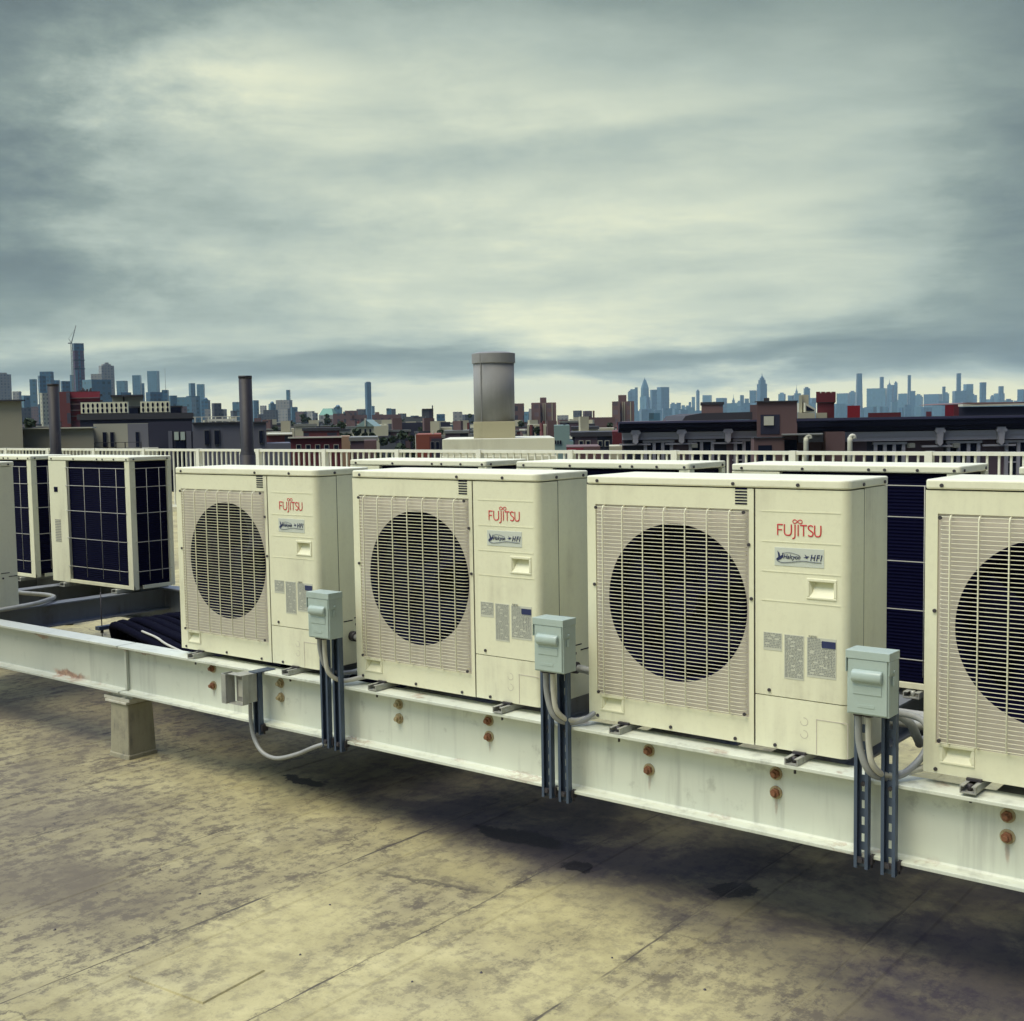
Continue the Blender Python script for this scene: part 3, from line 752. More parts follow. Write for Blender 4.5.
# ------------------------------------------------------------------ rear condensers, backs turned to us
def make_rear():
    root = empty('air_conditioner', (0, 0, 0), 0, 'x', 'air conditioner', 'rear condensers with dark finned backs')
    Wd, Dd = .892, .300
    post = MB()
    post.box(Wd-.050, Wd, 0, .040, 0, UH)                  # corner post
    post.box(Wd-.075, Wd, Dd-.030, Dd, 0.0005, UH)
    post.box(0, Wd, 0.001, .012, 0, .022); post.box(Wd-.012, Wd-.001, .07, Dd-.03, 0, .022)
    post.box(0, .01, .001, Dd, 0.001, UH); post.box(0.01, Wd-.075, Dd-.008, Dd-.001, 0.001, UH)
    post.build('cabinet', M['cream'], root, .0015)
    sp = MB(); sp.box(.0, .205, -.001, .03, 0.0, UH-.001); spn = sp.build('side_panel', M['cream'], root, .002)
    lo = MB()
    for i in range(14): lo.box(.055, .12, -.003, 0, .26+i*.0105, .265+i*.0105)
    lo.build('louvre', M['recess'], spn)
    MB().box(.06, .10, -.004, 0, .580, .612).build('pocket_handle', M['black'], spn)
    co = MB(); co.box(.206, Wd-.051, .018, .05, .02, UH-.004); co.box(Wd-.05, Wd-.016, .041, Dd-.031, .02, UH-.004); co.build('coil', M['coil'], root)
    MB().box(.012, Wd-.055, .055, Dd-.012, .02, UH-.005).build('chassis', M['black'], root)
    wr = MB()
    for i, z in enumerate((.110, .290, .465, .625, .738)):
        wr.tube([(.190, -.002, z), (.212, -.011, z), (Wd-.062, -.011, z), (Wd-.042, -.002, z)], .0020, 5, 1)
        wr.tube([(Wd+.001, .025, z), (Wd+.010, .045, z), (Wd+.010, Dd-.045, z), (Wd+.001, Dd-.020, z)], .0020, 5, 1)
    for x in (.245, .42, .595, .77): wr.cyl((x, -.013, .05), (x, -.013, .738), .0017, 5)
    for y in (.110, .200): wr.cyl((Wd+.012, y, .05), (Wd+.012, y, .738), .0017, 5)
    wr.build('wire_guard', M['guard'], root)
    lp = arc(.010, .007, .011, 180, 270, 3)+arc(Wd-.013, .010, .014, -90, 0, 4)+arc(Wd-.013, Dd-.006, .014, 0, 90, 4)+arc(.008, Dd-.004, .012, 90, 180, 3)
    MB().extrude(lp, UH+.0015, UH+LH).build('lid', M['lid'], root, .005)
    for x in (.045, .30, .56, .62, .74, .87): put_screw(root, (x, -.0048, UH+.012))
    for y in (.03, .27): put_screw(root, (Wd+.0012, y, UH+.012), True)
    for x in (.16, .735):
        ft = MB(); ft.box(x-.03, x+.03, -.035, .34, -.0265, -.022); ft.box(x-.03, x-.026, -.035, .34, -.022, -.004); ft.box(x+.026, x+.03, -.035, .34, -.022, -.004)
        ft.box(x-.026, x-.012, -.035, .34, -.0065, -.004); ft.box(x+.012, x+.026, -.035, .34, -.0065, -.004)
        ft.cyl((x, -.015, -.022), (x, -.015, -.002), .009, 8)
        ft.build('foot', M['galv'], root)
    return root
V = make_rear()
rl = {
    -6.050: 'rear condenser at the far left, mostly hidden behind a plain white side',
    -4.945: 'rear condenser over the open left bay, its dark finned back and side fully visible',
    -2.150: 'rear condenser whose pale lid edge shows just left of the duct',
    -1.083: 'rear condenser whose pale lid shows directly below and right of the duct',
    0.000: 'rear condenser whose dark finned back fills the gap between the right front units',
    1.085: 'rear condenser just peeking in at the right edge behind the last front unit'}
for i, x in enumerate((0.0, -6.050, -4.945, -2.150, -1.083, 1.085)):
    o = V if i == 0 else copy_tree(V)
    o.location = (x, 1.0, .0005); o['label'] = rl[x]

# ------------------------------------------------------------------ strut posts and disconnect boxes
def strut(mb, x, z0, z1, yb, w_=.041, d=.021, slots=True):
    """slotted U channel, open toward the viewer; yb = back plane"""
    t = .0028
    yf = yb-d
    mb.box(x-w_/2, x-w_/2+t, yf, yb, z0, z1); mb.box(x+w_/2-t, x+w_/2, yf, yb, z0, z1)
    mb.box(x-w_/2+t, x-w_/2+.0095, yf, yf+t, z0, z1); mb.box(x+w_/2-.0095, x+w_/2-t, yf, yf+t, z0, z1)
    if not slots:
        mb.box(x-w_/2+t, x+w_/2-t, yb-t, yb, z0, z1); return
    mb.box(x-w_/2+t, x-.0055, yb-t, yb, z0, z1); mb.box(x+.0055, x+w_/2-t, yb-t, yb, z0, z1)
    z = z0
    while z < z1:
        mb.box(x-.0055, x+.0055, yb-t, yb, z, min(z+.024, z1)); z += .048
def disconnect(xc, zc, lab, first=None):
    if first: return copy_tree(first)
    r = empty('disconnect_box', (xc, -.085, zc), 0, 'x', 'disconnect box', 'teal disconnect boxes on strut posts')
    w_, h, d = .118, .176, .070
    MB().box(-w_/2, w_/2, -d, -.0005, -h/2, h/2-.012).build('box_body', M['teal'], r, .002)
    cvm = MB(); cvm.box(-w_/2-.003, w_/2+.003, -d-.006, -.002, h/2-.022, h/2+.001); cvm.box(-w_/2-.003, -w_/2-.0002, -d-.006, -.035, h/2-.060, h/2-.022); cvm.box(w_/2+.0002, w_/2+.003, -d-.006, -.035, h/2-.060, h/2-.022)
    cvm.build('rain_hood', M['teal'], r, .0025)
    fr = MB(); fr.box(-w_/2+.004, w_/2-.004, -d-.0045, -d-.0002, -h/2+.004, h/2-.0225); fro = fr.build('door', M['teal'], r, .002)
    bu = MB()
    prof = [(-d-.004, .052), (-d-.017, .044), (-d-.020, .030), (-d-.017, .020), (-d-.004, .012)]
    bu.extrude([(a, b-.012) for a, b in prof], -.043, .043, axis='x', smooth=True)
    bu.build('bulge', M['teal'], fro, .004)
    MB().box(-.040, .040, -d-.0062, -d-.0044, -.030, -.006).build('recess_panel', M['teal'], fro, .001)
    MB().box(-.028, .020, -d-.0055, -d-.0042, -.066, -.058).build('nameplate', M['teal'], fro)
    hs = MB(); hs.box(w_/2+.001, w_/2+.006, -.052, -.040, -.002, .022); hs.cyl((w_/2+.001, -.045, .036), (w_/2+.007, -.045, .036), .005, 8); hs.build('hasp', M['teal'], r, .001)
    hb = MB()
    for x in (-.040, -.012): hb.cyl((x, -.035, -h/2-.010), (x, -.035, -h/2), .0155, 12)
    hb.build('conduit_hub', M['screw'], r)
    return r
sx_list = [(1.027, 'nearest, on the two posts between the two right condensers'), (-.050, ''), (-1.145, '')]
dl = ['teal disconnect box between the two right condensers, largest of the three',
      'teal disconnect box between the second and third fans, middle of the three',
      'teal disconnect box right of the leftmost fan, smallest of the three']
cur = ['grey-jacketed electrical conduits looping under the nearest teal box', 'grey electrical conduits looping under the middle teal box', 'grey electrical conduits hanging under the leftmost teal box']
posts = [(.980, 1.058), (-.120, -.050), (-1.205, -1.134)]
D0 = None
for i, (x, _) in enumerate(sx_list):
    o = disconnect(x, .268, '', D0)
    if D0 is None: D0 = o
    o.location = (x, -.085, .268 + (0, -.008, -.006)[i]); o['label'] = dl[i]
    for j, px in enumerate(posts[i]):
        mb = MB(); strut(mb, 0, -.277 - .004*j, .345 if j else .340, -.0635)
        so_ = mb.build('strut_post', M['strut'], None, 0, (px, 0, 0))
        q = MB(); q.box(-.019, .019, -.0825, -.0786, -.262, -.245); q.cyl((0, -.088, -.2535), (0, -.0826, -.2535), .007, 6); q.box(.021, .029, -.072, -.050, -.264, -.240); q.cyl((.025, -.062, -.276), (.025, -.062, -.236), .003, 6)
        q.build('beam_clamp', M['screw'], so_)
        q2 = MB(); q2.cyl((0, -.072, -.038), (0, -.0660, -.038), .007, 6); q2.build('bolt', M['screw'], so_)
        tag(so_, ('right' if j else 'left') + ' blue slotted strut post of the pair holding the ' + ('nearest', 'middle', 'leftmost')[i] + ' teal box', 'strut post', 'slotted strut posts')
    u_right = (x - .912, )
    c = MB(); y = -.120; X = x
    if i < 2:
        c.tube([(X-.040, y, .172), (X-.040, y+.005, .09), (X-.020, y+.012, .02), (X+.008, y+.05, -.010), (X+.055, y+.10, .00), (X+.085, y+.17, .05), (X+.072, y+.22, .105), (X+.02, y+.25, .125), (X-.10, y+.28, .118)], .0100, 10, 6)
    else:
        c.tube([(X-.040, y, .172), (X-.040, y+.005, .11), (X-.025, y+.02, .05), (X+.0, y+.08, .02), (X+.03, y+.16, .03), (X-.0, y+.23, .09), (X-.09, y+.27, .115)], .0088, 10, 6)
    co_ = c.build('conduit', M['conduit'], None)
    tag(co_, cur[i], 'conduit')
    c = MB()
    c.tube([(X-.012, y, .172), (X-.012, y+.004, .09), (X-.002, y+.012, .03), (X+.022, y+.06, -.004), (X+.075, y+.13, .005), (X+.14, y+.25, .012), (X+.26, y+.45, -.005), (X+.35, y+.62, -.012)], .0090, 10, 6)
    tag(c.build('conduit', M['conduitw'], None), ('pale conduit dropping from the nearest teal box and running back beneath', 'pale conduit dropping from the middle teal box and running back under the third condenser', 'pale conduit dropping from the leftmost teal box and sagging behind its posts')[i], 'conduit')
# line-set stub curling from each front unit side
for i, x in enumerate((0.0, -1.1033, -2.221)):
    c = MB(); bx = x+UW+.026
    c.tube([(bx, .175, .115), (bx+.05, .170, .112), (bx+.085, .19, .085), (bx+.09, .25, .02), (bx+.06, .36, -.01), (bx+.05, .62, -.012)], .0135, 10, 6)
    tag(c.build('conduit', M['conduit'], None), ('dark line curling from the low side connector of the centre-right condenser', 'grey line curling from the low side connector of the second condenser', 'grey line curling from the low side connector of the leftmost fan unit')[i], 'conduit')

# ------------------------------------------------------------------ open outlet box on its own strut
mb = MB(); strut(mb, 0, -.285, -.020, -.0635); mb.box(-.022, .030, -.10, .0, -.0245, -.0205)
sp_ = mb.build('strut_post', M['strut'], None, 0, (-1.618, 0, 0))
tag(sp_, 'short blue strut clamped to the beam behind the open grey outlet box', 'strut post', 'slotted strut posts')
q = MB(); q.box(.021, .031, -.080, -.050, -.272, -.244); q.cyl((.026, -.065, -.285), (.026, -.065, -.24), .0035, 6); q.build('beam_clamp', M['screw'], sp_)
ob = empty('outlet_box', (-1.640, -.0855, -.085), 0, 'small open grey outlet box with a white socket, hung on the front beam', 'outlet box')
MB().box(-.036, .036, -.048, -.0005, -.060, .060).build('box_body', M['galv'], ob, .003)
cb = MB(); fx0 = -.036
cb.box(-.034, .034, -.052, -.0482, -.058, .058); cb.build('face_plate', M['recess'], ob, .001)
MB().box(-.018, .018, -.056, -.0522, -.036, .036).build('socket', M['conduitw'], ob, .001)
lidm = MB(); a_, b_ = -.052, -.100       # hollow deep cover standing open on the left
lidm.box(-.046, -.043, b_, a_, -.062, .062); lidm.box(.040, .043, a_-.030, a_, -.062, .062); 
lidm.box(-.043, .040, b_+.012, a_, .059, .062); lidm.box(-.043, .040, b_+.012, a_, -.062, -.059)
lidm.box(-.070, -.046, b_, b_+.003, -.062, .062); lidm.box(-.072, -.069, b_, a_+.01, -.062, .062)
lidm.build('cover', M['galv'], ob, .0008)
c = MB(); y = -.108
c.tube([(-1.625, y, -.146), (-1.624, y, -.235), (-1.605, y, -.30), (-1.55, y-.005, -.345), (-1.47, y, -.357), (-1.36, y+.01, -.325), (-1.25, y+.02, -.277), (-1.19, y+.06, -.262), (-1.10, y+.16, -.268)], .0085, 10, 8)
tag(c.build('conduit', M['conduit'], None), 'thin grey conduit looping down below the beam from the open outlet box', 'conduit')

# ------------------------------------------------------------------ things inside the open bay
c = MB(); z = -.008
c.tube([(-6.0, .62, -.008), (-5.0, .60, -.008), (-4.6, .597, -.008), (-4.40, .63, -.008), (-4.27, .60, -.008), (-4.20, .52, -.008), (-4.125, .40, -.008), (-4.085, .25, -.008), (-4.07, .15, -.008), (-4.05, -.02, -.008)], .013, 10, 6)
tag(c.build('conduit', M['conduitw'], None), 'white conduit bent in a hairpin on top of the left cross beams', 'conduit')
c = MB()
for k in range(4): c.cyl((-2.0, .56+.042*k, -.012), (4.0, .56+.042*k, -.012), .0145, 10)
tag(c.build('conduit_bank', M['conduitw'], None), 'flat bank of white pipes running sideways behind the front condensers', 'pipes')
# black insulated bundle over a trapeze hanger
tz = empty('pipe_hanger', (-3.72, .55, 0), 0, 'dark strut hanger on a thin threaded rod in the open left bay', 'hanger')
hb = MB(); hb.box(-.085, -.045, .02, .82, -.156, -.135); hb.build('strut_bar', M['strut'], tz)
hr = MB(); hr.cyl((-.065, .05, -.20), (-.065, .05, .06), .003, 8); hr.cyl((-.065, .05, -.175), (-.065, .05, -.158), .009, 6); hr.build('threaded_rod', M['screw'], tz)
MB().cyl((-.08, .78, -.17), (-.08, .78, -.028), .004, 6).build('threaded_rod', M['screw'], tz)
for k in range(12):
    c = MB(); s_ = k/11; jz = [0, .012, -.006, .018, .004, .010][k % 6]
    y0 = .60+.40*s_
    c.tube([(-3.70-.02*(k % 3), y0+.05, -.42), (-3.70, y0+.03, -.22), (-3.66, y0-.01, -.125), (-3.50+.01*k, y0-.06, -.108+jz), (-3.0, y0-.22+.05*s_+jz, -.113+jz*.3), (-2.5, y0-.36+.18*s_, -.12+jz), (-1.2, y0-.38+.2*s_, -.14)], .022, 8, 5)
    tag(c.build('insulated_pipe', M['rubber'], None), ('nearest, front-edge' if k == 0 else 'rearmost' if k == 11 else 'inner')+' black insulated pipe of the dark bundle in the open bay', 'pipe', 'black insulated pipes in the bay')
c = MB(); c.tube([(-3.15, .43, -.079), (-2.921, .355, -.077), (-2.738, .277, -.077), (-2.527, .20, -.075), (-2.35, .14, -.070)], .006, 8, 5)
tag(c.build('cable', M['conduitw'], None), 'thin white cable lying on the black pipe bundle beside the first fan unit', 'cable')
# small black vent stub on the roof
vs_ = MB(); vs_.cyl((0, 0, 0), (0, 0, .10), .032, 14); vs_.cyl((0, 0, .10), (0, 0, .14), .05, 14, .02)
tag(vs_.build('vent_stub', M['rubber'], None, 0, (-6.35, 1.95, GZ)), 'little black vent stub on the roof under the cross beam', 'vent')

# loose grit on the roof
peb = None
prn = random.Random(4)
for (u_, v_) in ((97, 893), (200, 894), (481, 973), (258, 789), (148, 806), (66, 780), (330, 905), (412, 982), (612, 958), (55, 930), (300, 955), (705, 990), (160, 870), (840, 990)):
    d_ = ray(u_, v_); k_ = (GZ-CZ)/d_.z; q_ = CAM+d_*k_
    if peb is None:
        pb = MB(); pts_ = []
        for a in range(7):
            an = 6.283*a/7; r_ = .0085*prn.uniform(.7, 1.2); pts_.append((r_*math.cos(an), r_*.8*math.sin(an)))
        pb.v = [(x, y, 0) for x, y in pts_]+[(x*.6, y*.6, .006*prn.uniform(.7, 1.2)) for x, y in pts_]
        pb.f = [(a, (a+1) % 7, 7+(a+1) % 7, 7+a) for a in range(7)]+[tuple(range(7, 14))]; pb.sm = [True]*8
        peb = o = pb.build('pebble', M['screw'])
    else: o = peb.copy(); COL.objects.link(o)
    s_ = prn.uniform(.35, .75); o.location = (q_.x, q_.y, GZ); o.rotation_euler.z = prn.random()*6; o.scale = (s_, s_, s_)
    tag(o, 'small dark pebble lying on the roof floor', 'pebble', 'pebbles scattered on the roof')
# ------------------------------------------------------------------ railing
YR = 10.0; zt = .565
rl_ = empty('railing', (0, YR, GZ), 0, 'white picket railing along the roof edge behind the condensers', 'railing')
pxs = [-15.27+1.61*k for k in range(-14, 16)]
MB().box(pxs[0], pxs[-1], -.028, .028, zt-GZ-.030, zt-GZ+.012).build('top_rail', M['rail'], rl_)
MB().box(pxs[0], pxs[-1], -.018, .018, .09, .125).build('bottom_rail', M['rail'], rl_)
pm = MB().box(-.042, .042, -.0418, .0418, 0, zt-GZ+.016).mesh('post', M['rail'])
for x in pxs:
    p = bpy.data.objects.new('post', pm); COL.objects.link(p); p.parent = rl_; p.location = (x, -.001, 0)
pk = MB().box(-.011, .011, -.011, .011, .125, zt-GZ-.030).mesh('picket', M['rail'])
rest = MB(); cnt = 0
allp = [(x+.1238*k) for x in pxs[:-1] for k in range(1, 13)]
allp = [x for x in allp if -40 < x < 6]
allp.sort(key=lambda x: abs(x+3.2))
for x in allp:
    if cnt < 100:
        p = bpy.data.objects.new('picket', pk); COL.objects.link(p); p.parent = rl_; p.location = (x, 0, 0); cnt += 1
    else: rest.box(x-.011, x+.011, -.011, .011, .125, zt-GZ-.030)
rp = rest.build('pickets', M['rail'], rl_); rp['kind'] = 'stuff'

# ------------------------------------------------------------------ big duct and bulkhead, vent pipes
def local(u, depth, z=GZ):
    p = CAM + ray(u, 420)*depth; return Vector((p.x, p.y, z))
dD = 18.6
pc = local(494, dD)
bk_ = empty('bulkhead', (pc.x, pc.y, GZ), -YAW*0, 'cream stucco bulkhead block under the big duct behind the railing', 'bulkhead')
zz = at_depth(494, 438.5, dD).z-GZ
bm2 = MB()
bk_.rotation_euler.z = -YAW*1.0
bm2.box(-.80, .93, -.02, 2.2, 0, zz); bm2.build('wall', M['stucco'], bk_, .01)
MB().box(-.84, .96, -.06, 2.24, zz-.34, zz-.27).build('ledge', M['stucco'], bk_, .01)
zd0 = zz+.001; zd1 = at_depth(494, 421.5, dD+.6).z-GZ; zd2 = at_depth(494, 354, dD+.6).z-GZ
du = empty('exhaust_duct', (pc.x, pc.y, GZ+zd0), -YAW, 'tall round grey duct with rimmed top on a tan base', 'duct')
MB().box(-.325, .325, .25, .90, 0, zd1-zd0).build('curb', M['curb'], du, .006)
cy_ = MB(); cy_.cyl((0, .58, zd1-zd0), (0, .58, zd2-zd0-.15), .323, 48); cy_.box(-.205, -.190, .31, .34, zd1-zd0, zd2-zd0-.15)
cy_.build('barrel', M['duct'], du)
rm = MB(); n = 48
for (r0, z0_, r1, z1_) in ((.323, zd2-zd0-.155, .342, zd2-zd0-.150), (.342, zd2-zd0-.150, .342, zd2-zd0-.012), (.342, zd2-zd0-.012, .34, zd2-zd0), (.34, zd2-zd0, .25, zd2-zd0+.02)):
    rm.cyl((0, .58, z0_), (0, .58, z1_), r0, n, r1, caps=False)
rm.cyl((0, .58, zd2-zd0+.02), (0, .58, zd2-zd0+.022), .25, n)
rm.box(-.21, -.195, .215, .24, zd2-zd0-.15, zd2-zd0-.01)
rm.build('rim', M['duct'], du)
for (u, yt, dep, r, lab) in ((246.5, 376, 10.0, .054, 'tall dark vent pipe rising behind the leftmost fan unit'), (54.5, 384, 12.5, .056, 'tall dark vent pipe near the left edge behind the finned rear condenser')):
    p = local(u, dep); top = at_depth(u, yt, dep).z
    o = MB().cyl((0, 0, 0), (0, 0, top-GZ), r, 24)
    o = o.build('vent_pipe', M['pipe'], None, 0, (p.x, p.y, GZ)); tag(o, lab, 'vent pipe')
    cz_ = at_depth(u, 455, dep).z-GZ
    ck = MB(); ck.cyl((0, 0, 0), (0, 0, cz_), r*1.22, 24); ck.cyl((0, 0, cz_), (0, 0, cz_+.03), r*1.22, 24, r*1.02, caps=False); ck.build('collar', M['pipe'], o)
    ck = MB(); ck.cyl((0, 0, top-GZ-.02), (0, 0, top-GZ+.001), r*1.03, 24); ck.build('pipe_rim', M['pipe'], o)

# ------------------------------------------------------------------ the city
GR = (.10, .13, .17)
M['glass'] = flat('far_window_glass', (.012, .016, .035), .25)
M['glasslt'] = flat('pale_window_blind', (.42, .50, .46), .5)
M['trim'] = flat('grey_stone_trim', (.20, .21, .20), .7)
M['whitetrim'] = flat('white_trim', (.60, .60, .50), .7)
M['darkroof'] = flat('dark_cornice', (.026, .028, .055), .6)
M['tar'] = flat('tar_roof', (.045, .047, .06), .9)
M['leaf'] = flat('foliage', (.040, .065, .035), .9)
M['bark'] = flat('bark', (.05, .04, .035), .9)
WM = {
 'taupe': wallmat('taupe_render', (.30, .29, .23), None),
 'stucco': wallmat('pale_grey_stucco', (.36, .36, .30), None),
 'greyst': wallmat('mid_grey_stucco', (.15, .155, .19), None),
 'navy': wallmat('navy_cladding', (.020, .022, .050), None),
 'slate': wallmat('slate_grey_cladding', (.105, .11, .15), None),
 'cream': wallmat('cream_render', (.46, .45, .34), (.10, .10, .10), 2.6, 3.0, .32),
 'creamp': wallmat('plain_cream_render', (.46, .44, .33), None),
 'redb': wallmat('red_brick', (.125, .032, .036), (.03, .03, .05), 2.9, 3.2, .34),
 'redp': wallmat('plain_red_brick', (.11, .016, .026), None),
 'redor': wallmat('orange_red_render', (.22, .060, .038), None),
 'scarlet': wallmat('red_plywood_hoarding', (.22, .018, .036), (.09, .02, .035), 40, 3.0, .98),
 'brown': wallmat('brown_brick', (.13, .080, .085), (.03, .03, .05), 2.8, 3.1, .36),
 'brownp': wallmat('plain_brown_brick', (.135, .082, .085), None),
 'purple': wallmat('dark_purple_brick', (.105, .072, .095), (.012, .014, .03), 2.6, 3.3, .4),
 'pink': wallmat('pinkish_housing_brick', (.19, .118, .115), (.10, .075, .09), 3.6, 2.8, .42),
 'teal': wallmat('pale_teal_siding', (.23, .34, .33), None),
 'grey': wallmat('grey_concrete', (.22, .23, .24), (.06, .07, .09), 3.2, 3.4, .45),
 'dgrey': wallmat('dark_grey_block', (.07, .08, .10), (.02, .02, .04), 3.0, 3.2, .4),
 'blue': wallmat('hazed_blue_glass_tower', (.03, .105, .19), (.012, .035, .07), 5.0, 4.6, .6, .3),  # distance haze partly painted into both glass tower blues
 'lblue': wallmat('hazed_pale_glass_tower', (.08, .18, .26), (.045, .09, .12), 5.2, 4.8, .5, .3),
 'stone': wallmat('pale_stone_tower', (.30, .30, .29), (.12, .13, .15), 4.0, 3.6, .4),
 'fblue': wallmat('hazy_blue_tower', (.045, .125, .20), (.02, .065, .12), 13, 17, .5, .3),  # haze tint painted into the far tower colours
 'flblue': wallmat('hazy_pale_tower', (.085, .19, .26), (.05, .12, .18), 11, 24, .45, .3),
 'plum': wallmat('unfinished_tower_floors', (.085, .032, .085), (.05, .04, .09), 5.0, 3.6, .5),
}
VYAW = -YAW
def ztop(u, v, d): return at_depth(u, v, d).z-CITY
def bld(name, x0, x1, yt, d, mat, label, cat='building', rot=22, ratio=.8, group=None, flatface=False, roofm=None, ybase=None, k=1.0, deep=None):
    """a building filling columns x0..x1 whose top reaches row yt when seen from here, standing d metres away"""
    uc = (x0+x1)/2
    Wt = (x1-x0)*d/FPX
    th = 0 if flatface else R_(rot)
    a = abs(th); w_ = Wt/(math.cos(a)+ratio*math.sin(a)); Dp = w_*ratio
    if deep: Dp = deep
    if flatface: w_ = Wt
    p = CAM + ray(uc, 420)*(d+(Dp/2 if flatface else 0))
    h = ztop(uc, yt, d)
    mb = MB(); sh = 0.0
    if flatface:      # footprint sheared along the view ray so side walls stay hidden
        ui = x0 if uc > 512 else x1
        if x0 < 512 < x1: ui = 512
        sh = (ui-512)/FPX
    ang0 = (VYAW if flatface else VYAW - math.atan((uc-512)/FPX)) + th
    if not flatface:
        for it in range(3):
            us = []
            for ax, ay in ((-1, -1), (1, -1), (1, 1), (-1, 1)):
                qx = p.x+math.cos(ang0)*ax*w_/2-math.sin(ang0)*ay*Dp/2; qy = p.y+math.sin(ang0)*ax*w_/2+math.cos(ang0)*ay*Dp/2
                dv = Vector((qx, qy, CZ))-CAM; us.append(512+FPX*dv.dot(RT)/dv.dot(FW))
            sc_ = (x1-x0)/(max(us)-min(us)); w_ *= sc_; Dp *= sc_
            p = CAM + ray(uc-((max(us)+min(us))/2-uc)*1.0 if it == 0 else uc+(512+FPX*(p-CAM).dot(RT)/(p-CAM).dot(FW))-(max(us)+min(us))/2, 420)*d
    if k != 1.0: mb.frustum(-w_/2, w_/2, -Dp/2, Dp/2, 0, h, k)
    else:
        P4 = [(-w_/2, -Dp/2), (w_/2, -Dp/2), (w_/2+sh*Dp, Dp/2), (-w_/2+sh*Dp, Dp/2)]
        mb.extrude(P4, 0, h)
    o = mb.build(name, WM[mat] if isinstance(mat, str) else mat, None, 0, (p.x, p.y, CITY))
    if flatface:
        pf = CAM + ray(uc, 420)*d; off = FW.copy(); off.z = 0; off.normalize(); pf += off*(Dp/2); o.location = (pf.x, pf.y, CITY)
    ang = VYAW if flatface else VYAW - math.atan((uc-512)/FPX)
    o.rotation_euler.z = ang + th
    tag(o, label, cat, group)
    o_ = dict(o=o, w=w_, D=Dp, h=h, d=d, uc=uc, sh=sh)
    if roofm: MB().extrude([(-w_/2-.12, -Dp/2-.12), (w_/2+.12, -Dp/2-.12), (w_/2+.12+sh*Dp, Dp/2+.12), (-w_/2-.12+sh*Dp, Dp/2+.12)], h+.01, h+.32).build('roof', roofm, o)
    return o_
def fx_(b, u): return (u-b['uc'])*b['d']/FPX
def rect(b, name, x0, x1, yt, yb, mat, y0=-.12, y1=0.01, parent=None, bevel=0):
    """a piece on the front face of a flat-faced building"""
    f = -b['D']/2
    a_, b2_ = fx_(b, x0), fx_(b, x1); k_ = b['sh'] if (y1-y0) > .6 else 0
    mb = MB().extrude([(a_+k_*y0, f+y0), (b2_+k_*y0, f+y0), (b2_+k_*y1, f+y1), (a_+k_*y1, f+y1)], ztop((x0+x1)/2, yb, b['d']), ztop((x0+x1)/2, yt, b['d']))
    return mb.build(name, mat, parent or b['o'], bevel)
def window(b, x0, x1, yt, yb, pane=None, fr=None, t=.6):
    w_ = rect(b, 'window', x0-t, x1+t, yt-t, yb+t, fr or M['trim'], -.06, .02)
    rect(b, 'pane', x0, x1, yt, yb, pane or M['glass'], -.08, .0, parent=w_)
    return w_
def top(b, name, x0, x1, yt, mat, y0=.15, y1=.8, zb=None):
    """roof-top piece sitting on the flat roof, between columns x0..x1, top at row yt"""
    D_ = b['D']; h2 = ztop((x0+x1)/2, yt, b['d'])
    k_ = b['sh']*D_; a_, c_ = fx_(b, x0), fx_(b, x1)
    return MB().extrude([(a_+k_*y0, -D_/2+D_*y0), (c_+k_*y0, -D_/2+D_*y0), (c_+k_*y1, -D_/2+D_*y1), (a_+k_*y1, -D_/2+D_*y1)], b['h']+.005, h2).build(name, mat, b['o'])

# ---- neighbours on the left
b = bld('stair_block', -30, 22, 401, 42, 'taupe', 'tall blank taupe wall block at the far left edge with dark coping', flatface=True, deep=9)
rect(b, 'coping', -31, 22.6, 400, 401.4, M['tar'], -.2, .3)
b = bld('parapet_block', 22.2, 93, 428, 44, 'taupe', 'low blank taupe wall block behind the left vent pipe', flatface=True, deep=9)
rect(b, 'coping', 22.4, 93.5, 427.4, 428.6, M['whitetrim'], -.15, .3)
b = bld('stucco_house', 93.2, 148, 423.5, 46, 'stucco', 'pale stucco house with two tall narrow windows and a balcony rail', flatface=True, deep=10)
rect(b, 'side_wall', 127.5, 148, 423.6, 470, WM['greyst'], -.03, .0)
for x in (102.7, 110.2): window(b, x, x+3.4, 432.3, 447, t=.25)
window(b, 135.6, 138.8, 432, 447, t=.25)
for y in (442.0, 447.6): rect(b, 'balcony_rail', 94, 150, y-.25, y+.25, M['screw'], -1.2, -1.14)
bar = MB(); f = -b['D']/2
for x in (94.2, 104, 116.5, 125, 134, 149.5): bar.box(fx_(b, x)-.015, fx_(b, x)+.015, f-1.19, f-1.15, ztop(x, 447.6, 46), ztop(x, 442, 46))
bar.build('balcony_bars', M['screw'], b['o'])
rect(b, 'balcony_slab', 93.5, 157, 447.7, 470, WM['stucco'], -1.25, -.03)
b = bld('navy_building', 148.2, 192, 421.5, 45.7, 'navy', 'dark navy clad building with two lit pale windows beneath the row of small condensers', flatface=True, deep=11)
for x in (174.3, 180.6): window(b, x, x+4.2, 432, 440, M['glasslt'], t=.3)
for x0, x1, c in ((168, 172, 'slate'), (186, 191, 'slate')): rect(b, 'panel', x0, x1, 431, 470, WM[c], -.05, 0)
rect(b, 'door', 175, 184.5, 440.8, 470, M['glass'], -.05, 0)
b = bld('slate_building', 192.2, 266, 422.6, 45.5, 'slate', 'slate grey building with narrow windows behind the tall vent pipe', flatface=True, deep=11)
for x in (204.5, 214.3): window(b, x, x+4.6, 430.3, 444.5, t=.3)
window(b, 240, 243, 430, 444, t=.3); window(b, 259, 262.6, 430.5, 443, t=.4)
rect(b, 'parapet', 192.4, 266.5, 421.9, 423, M['tar'], -.1, .3)
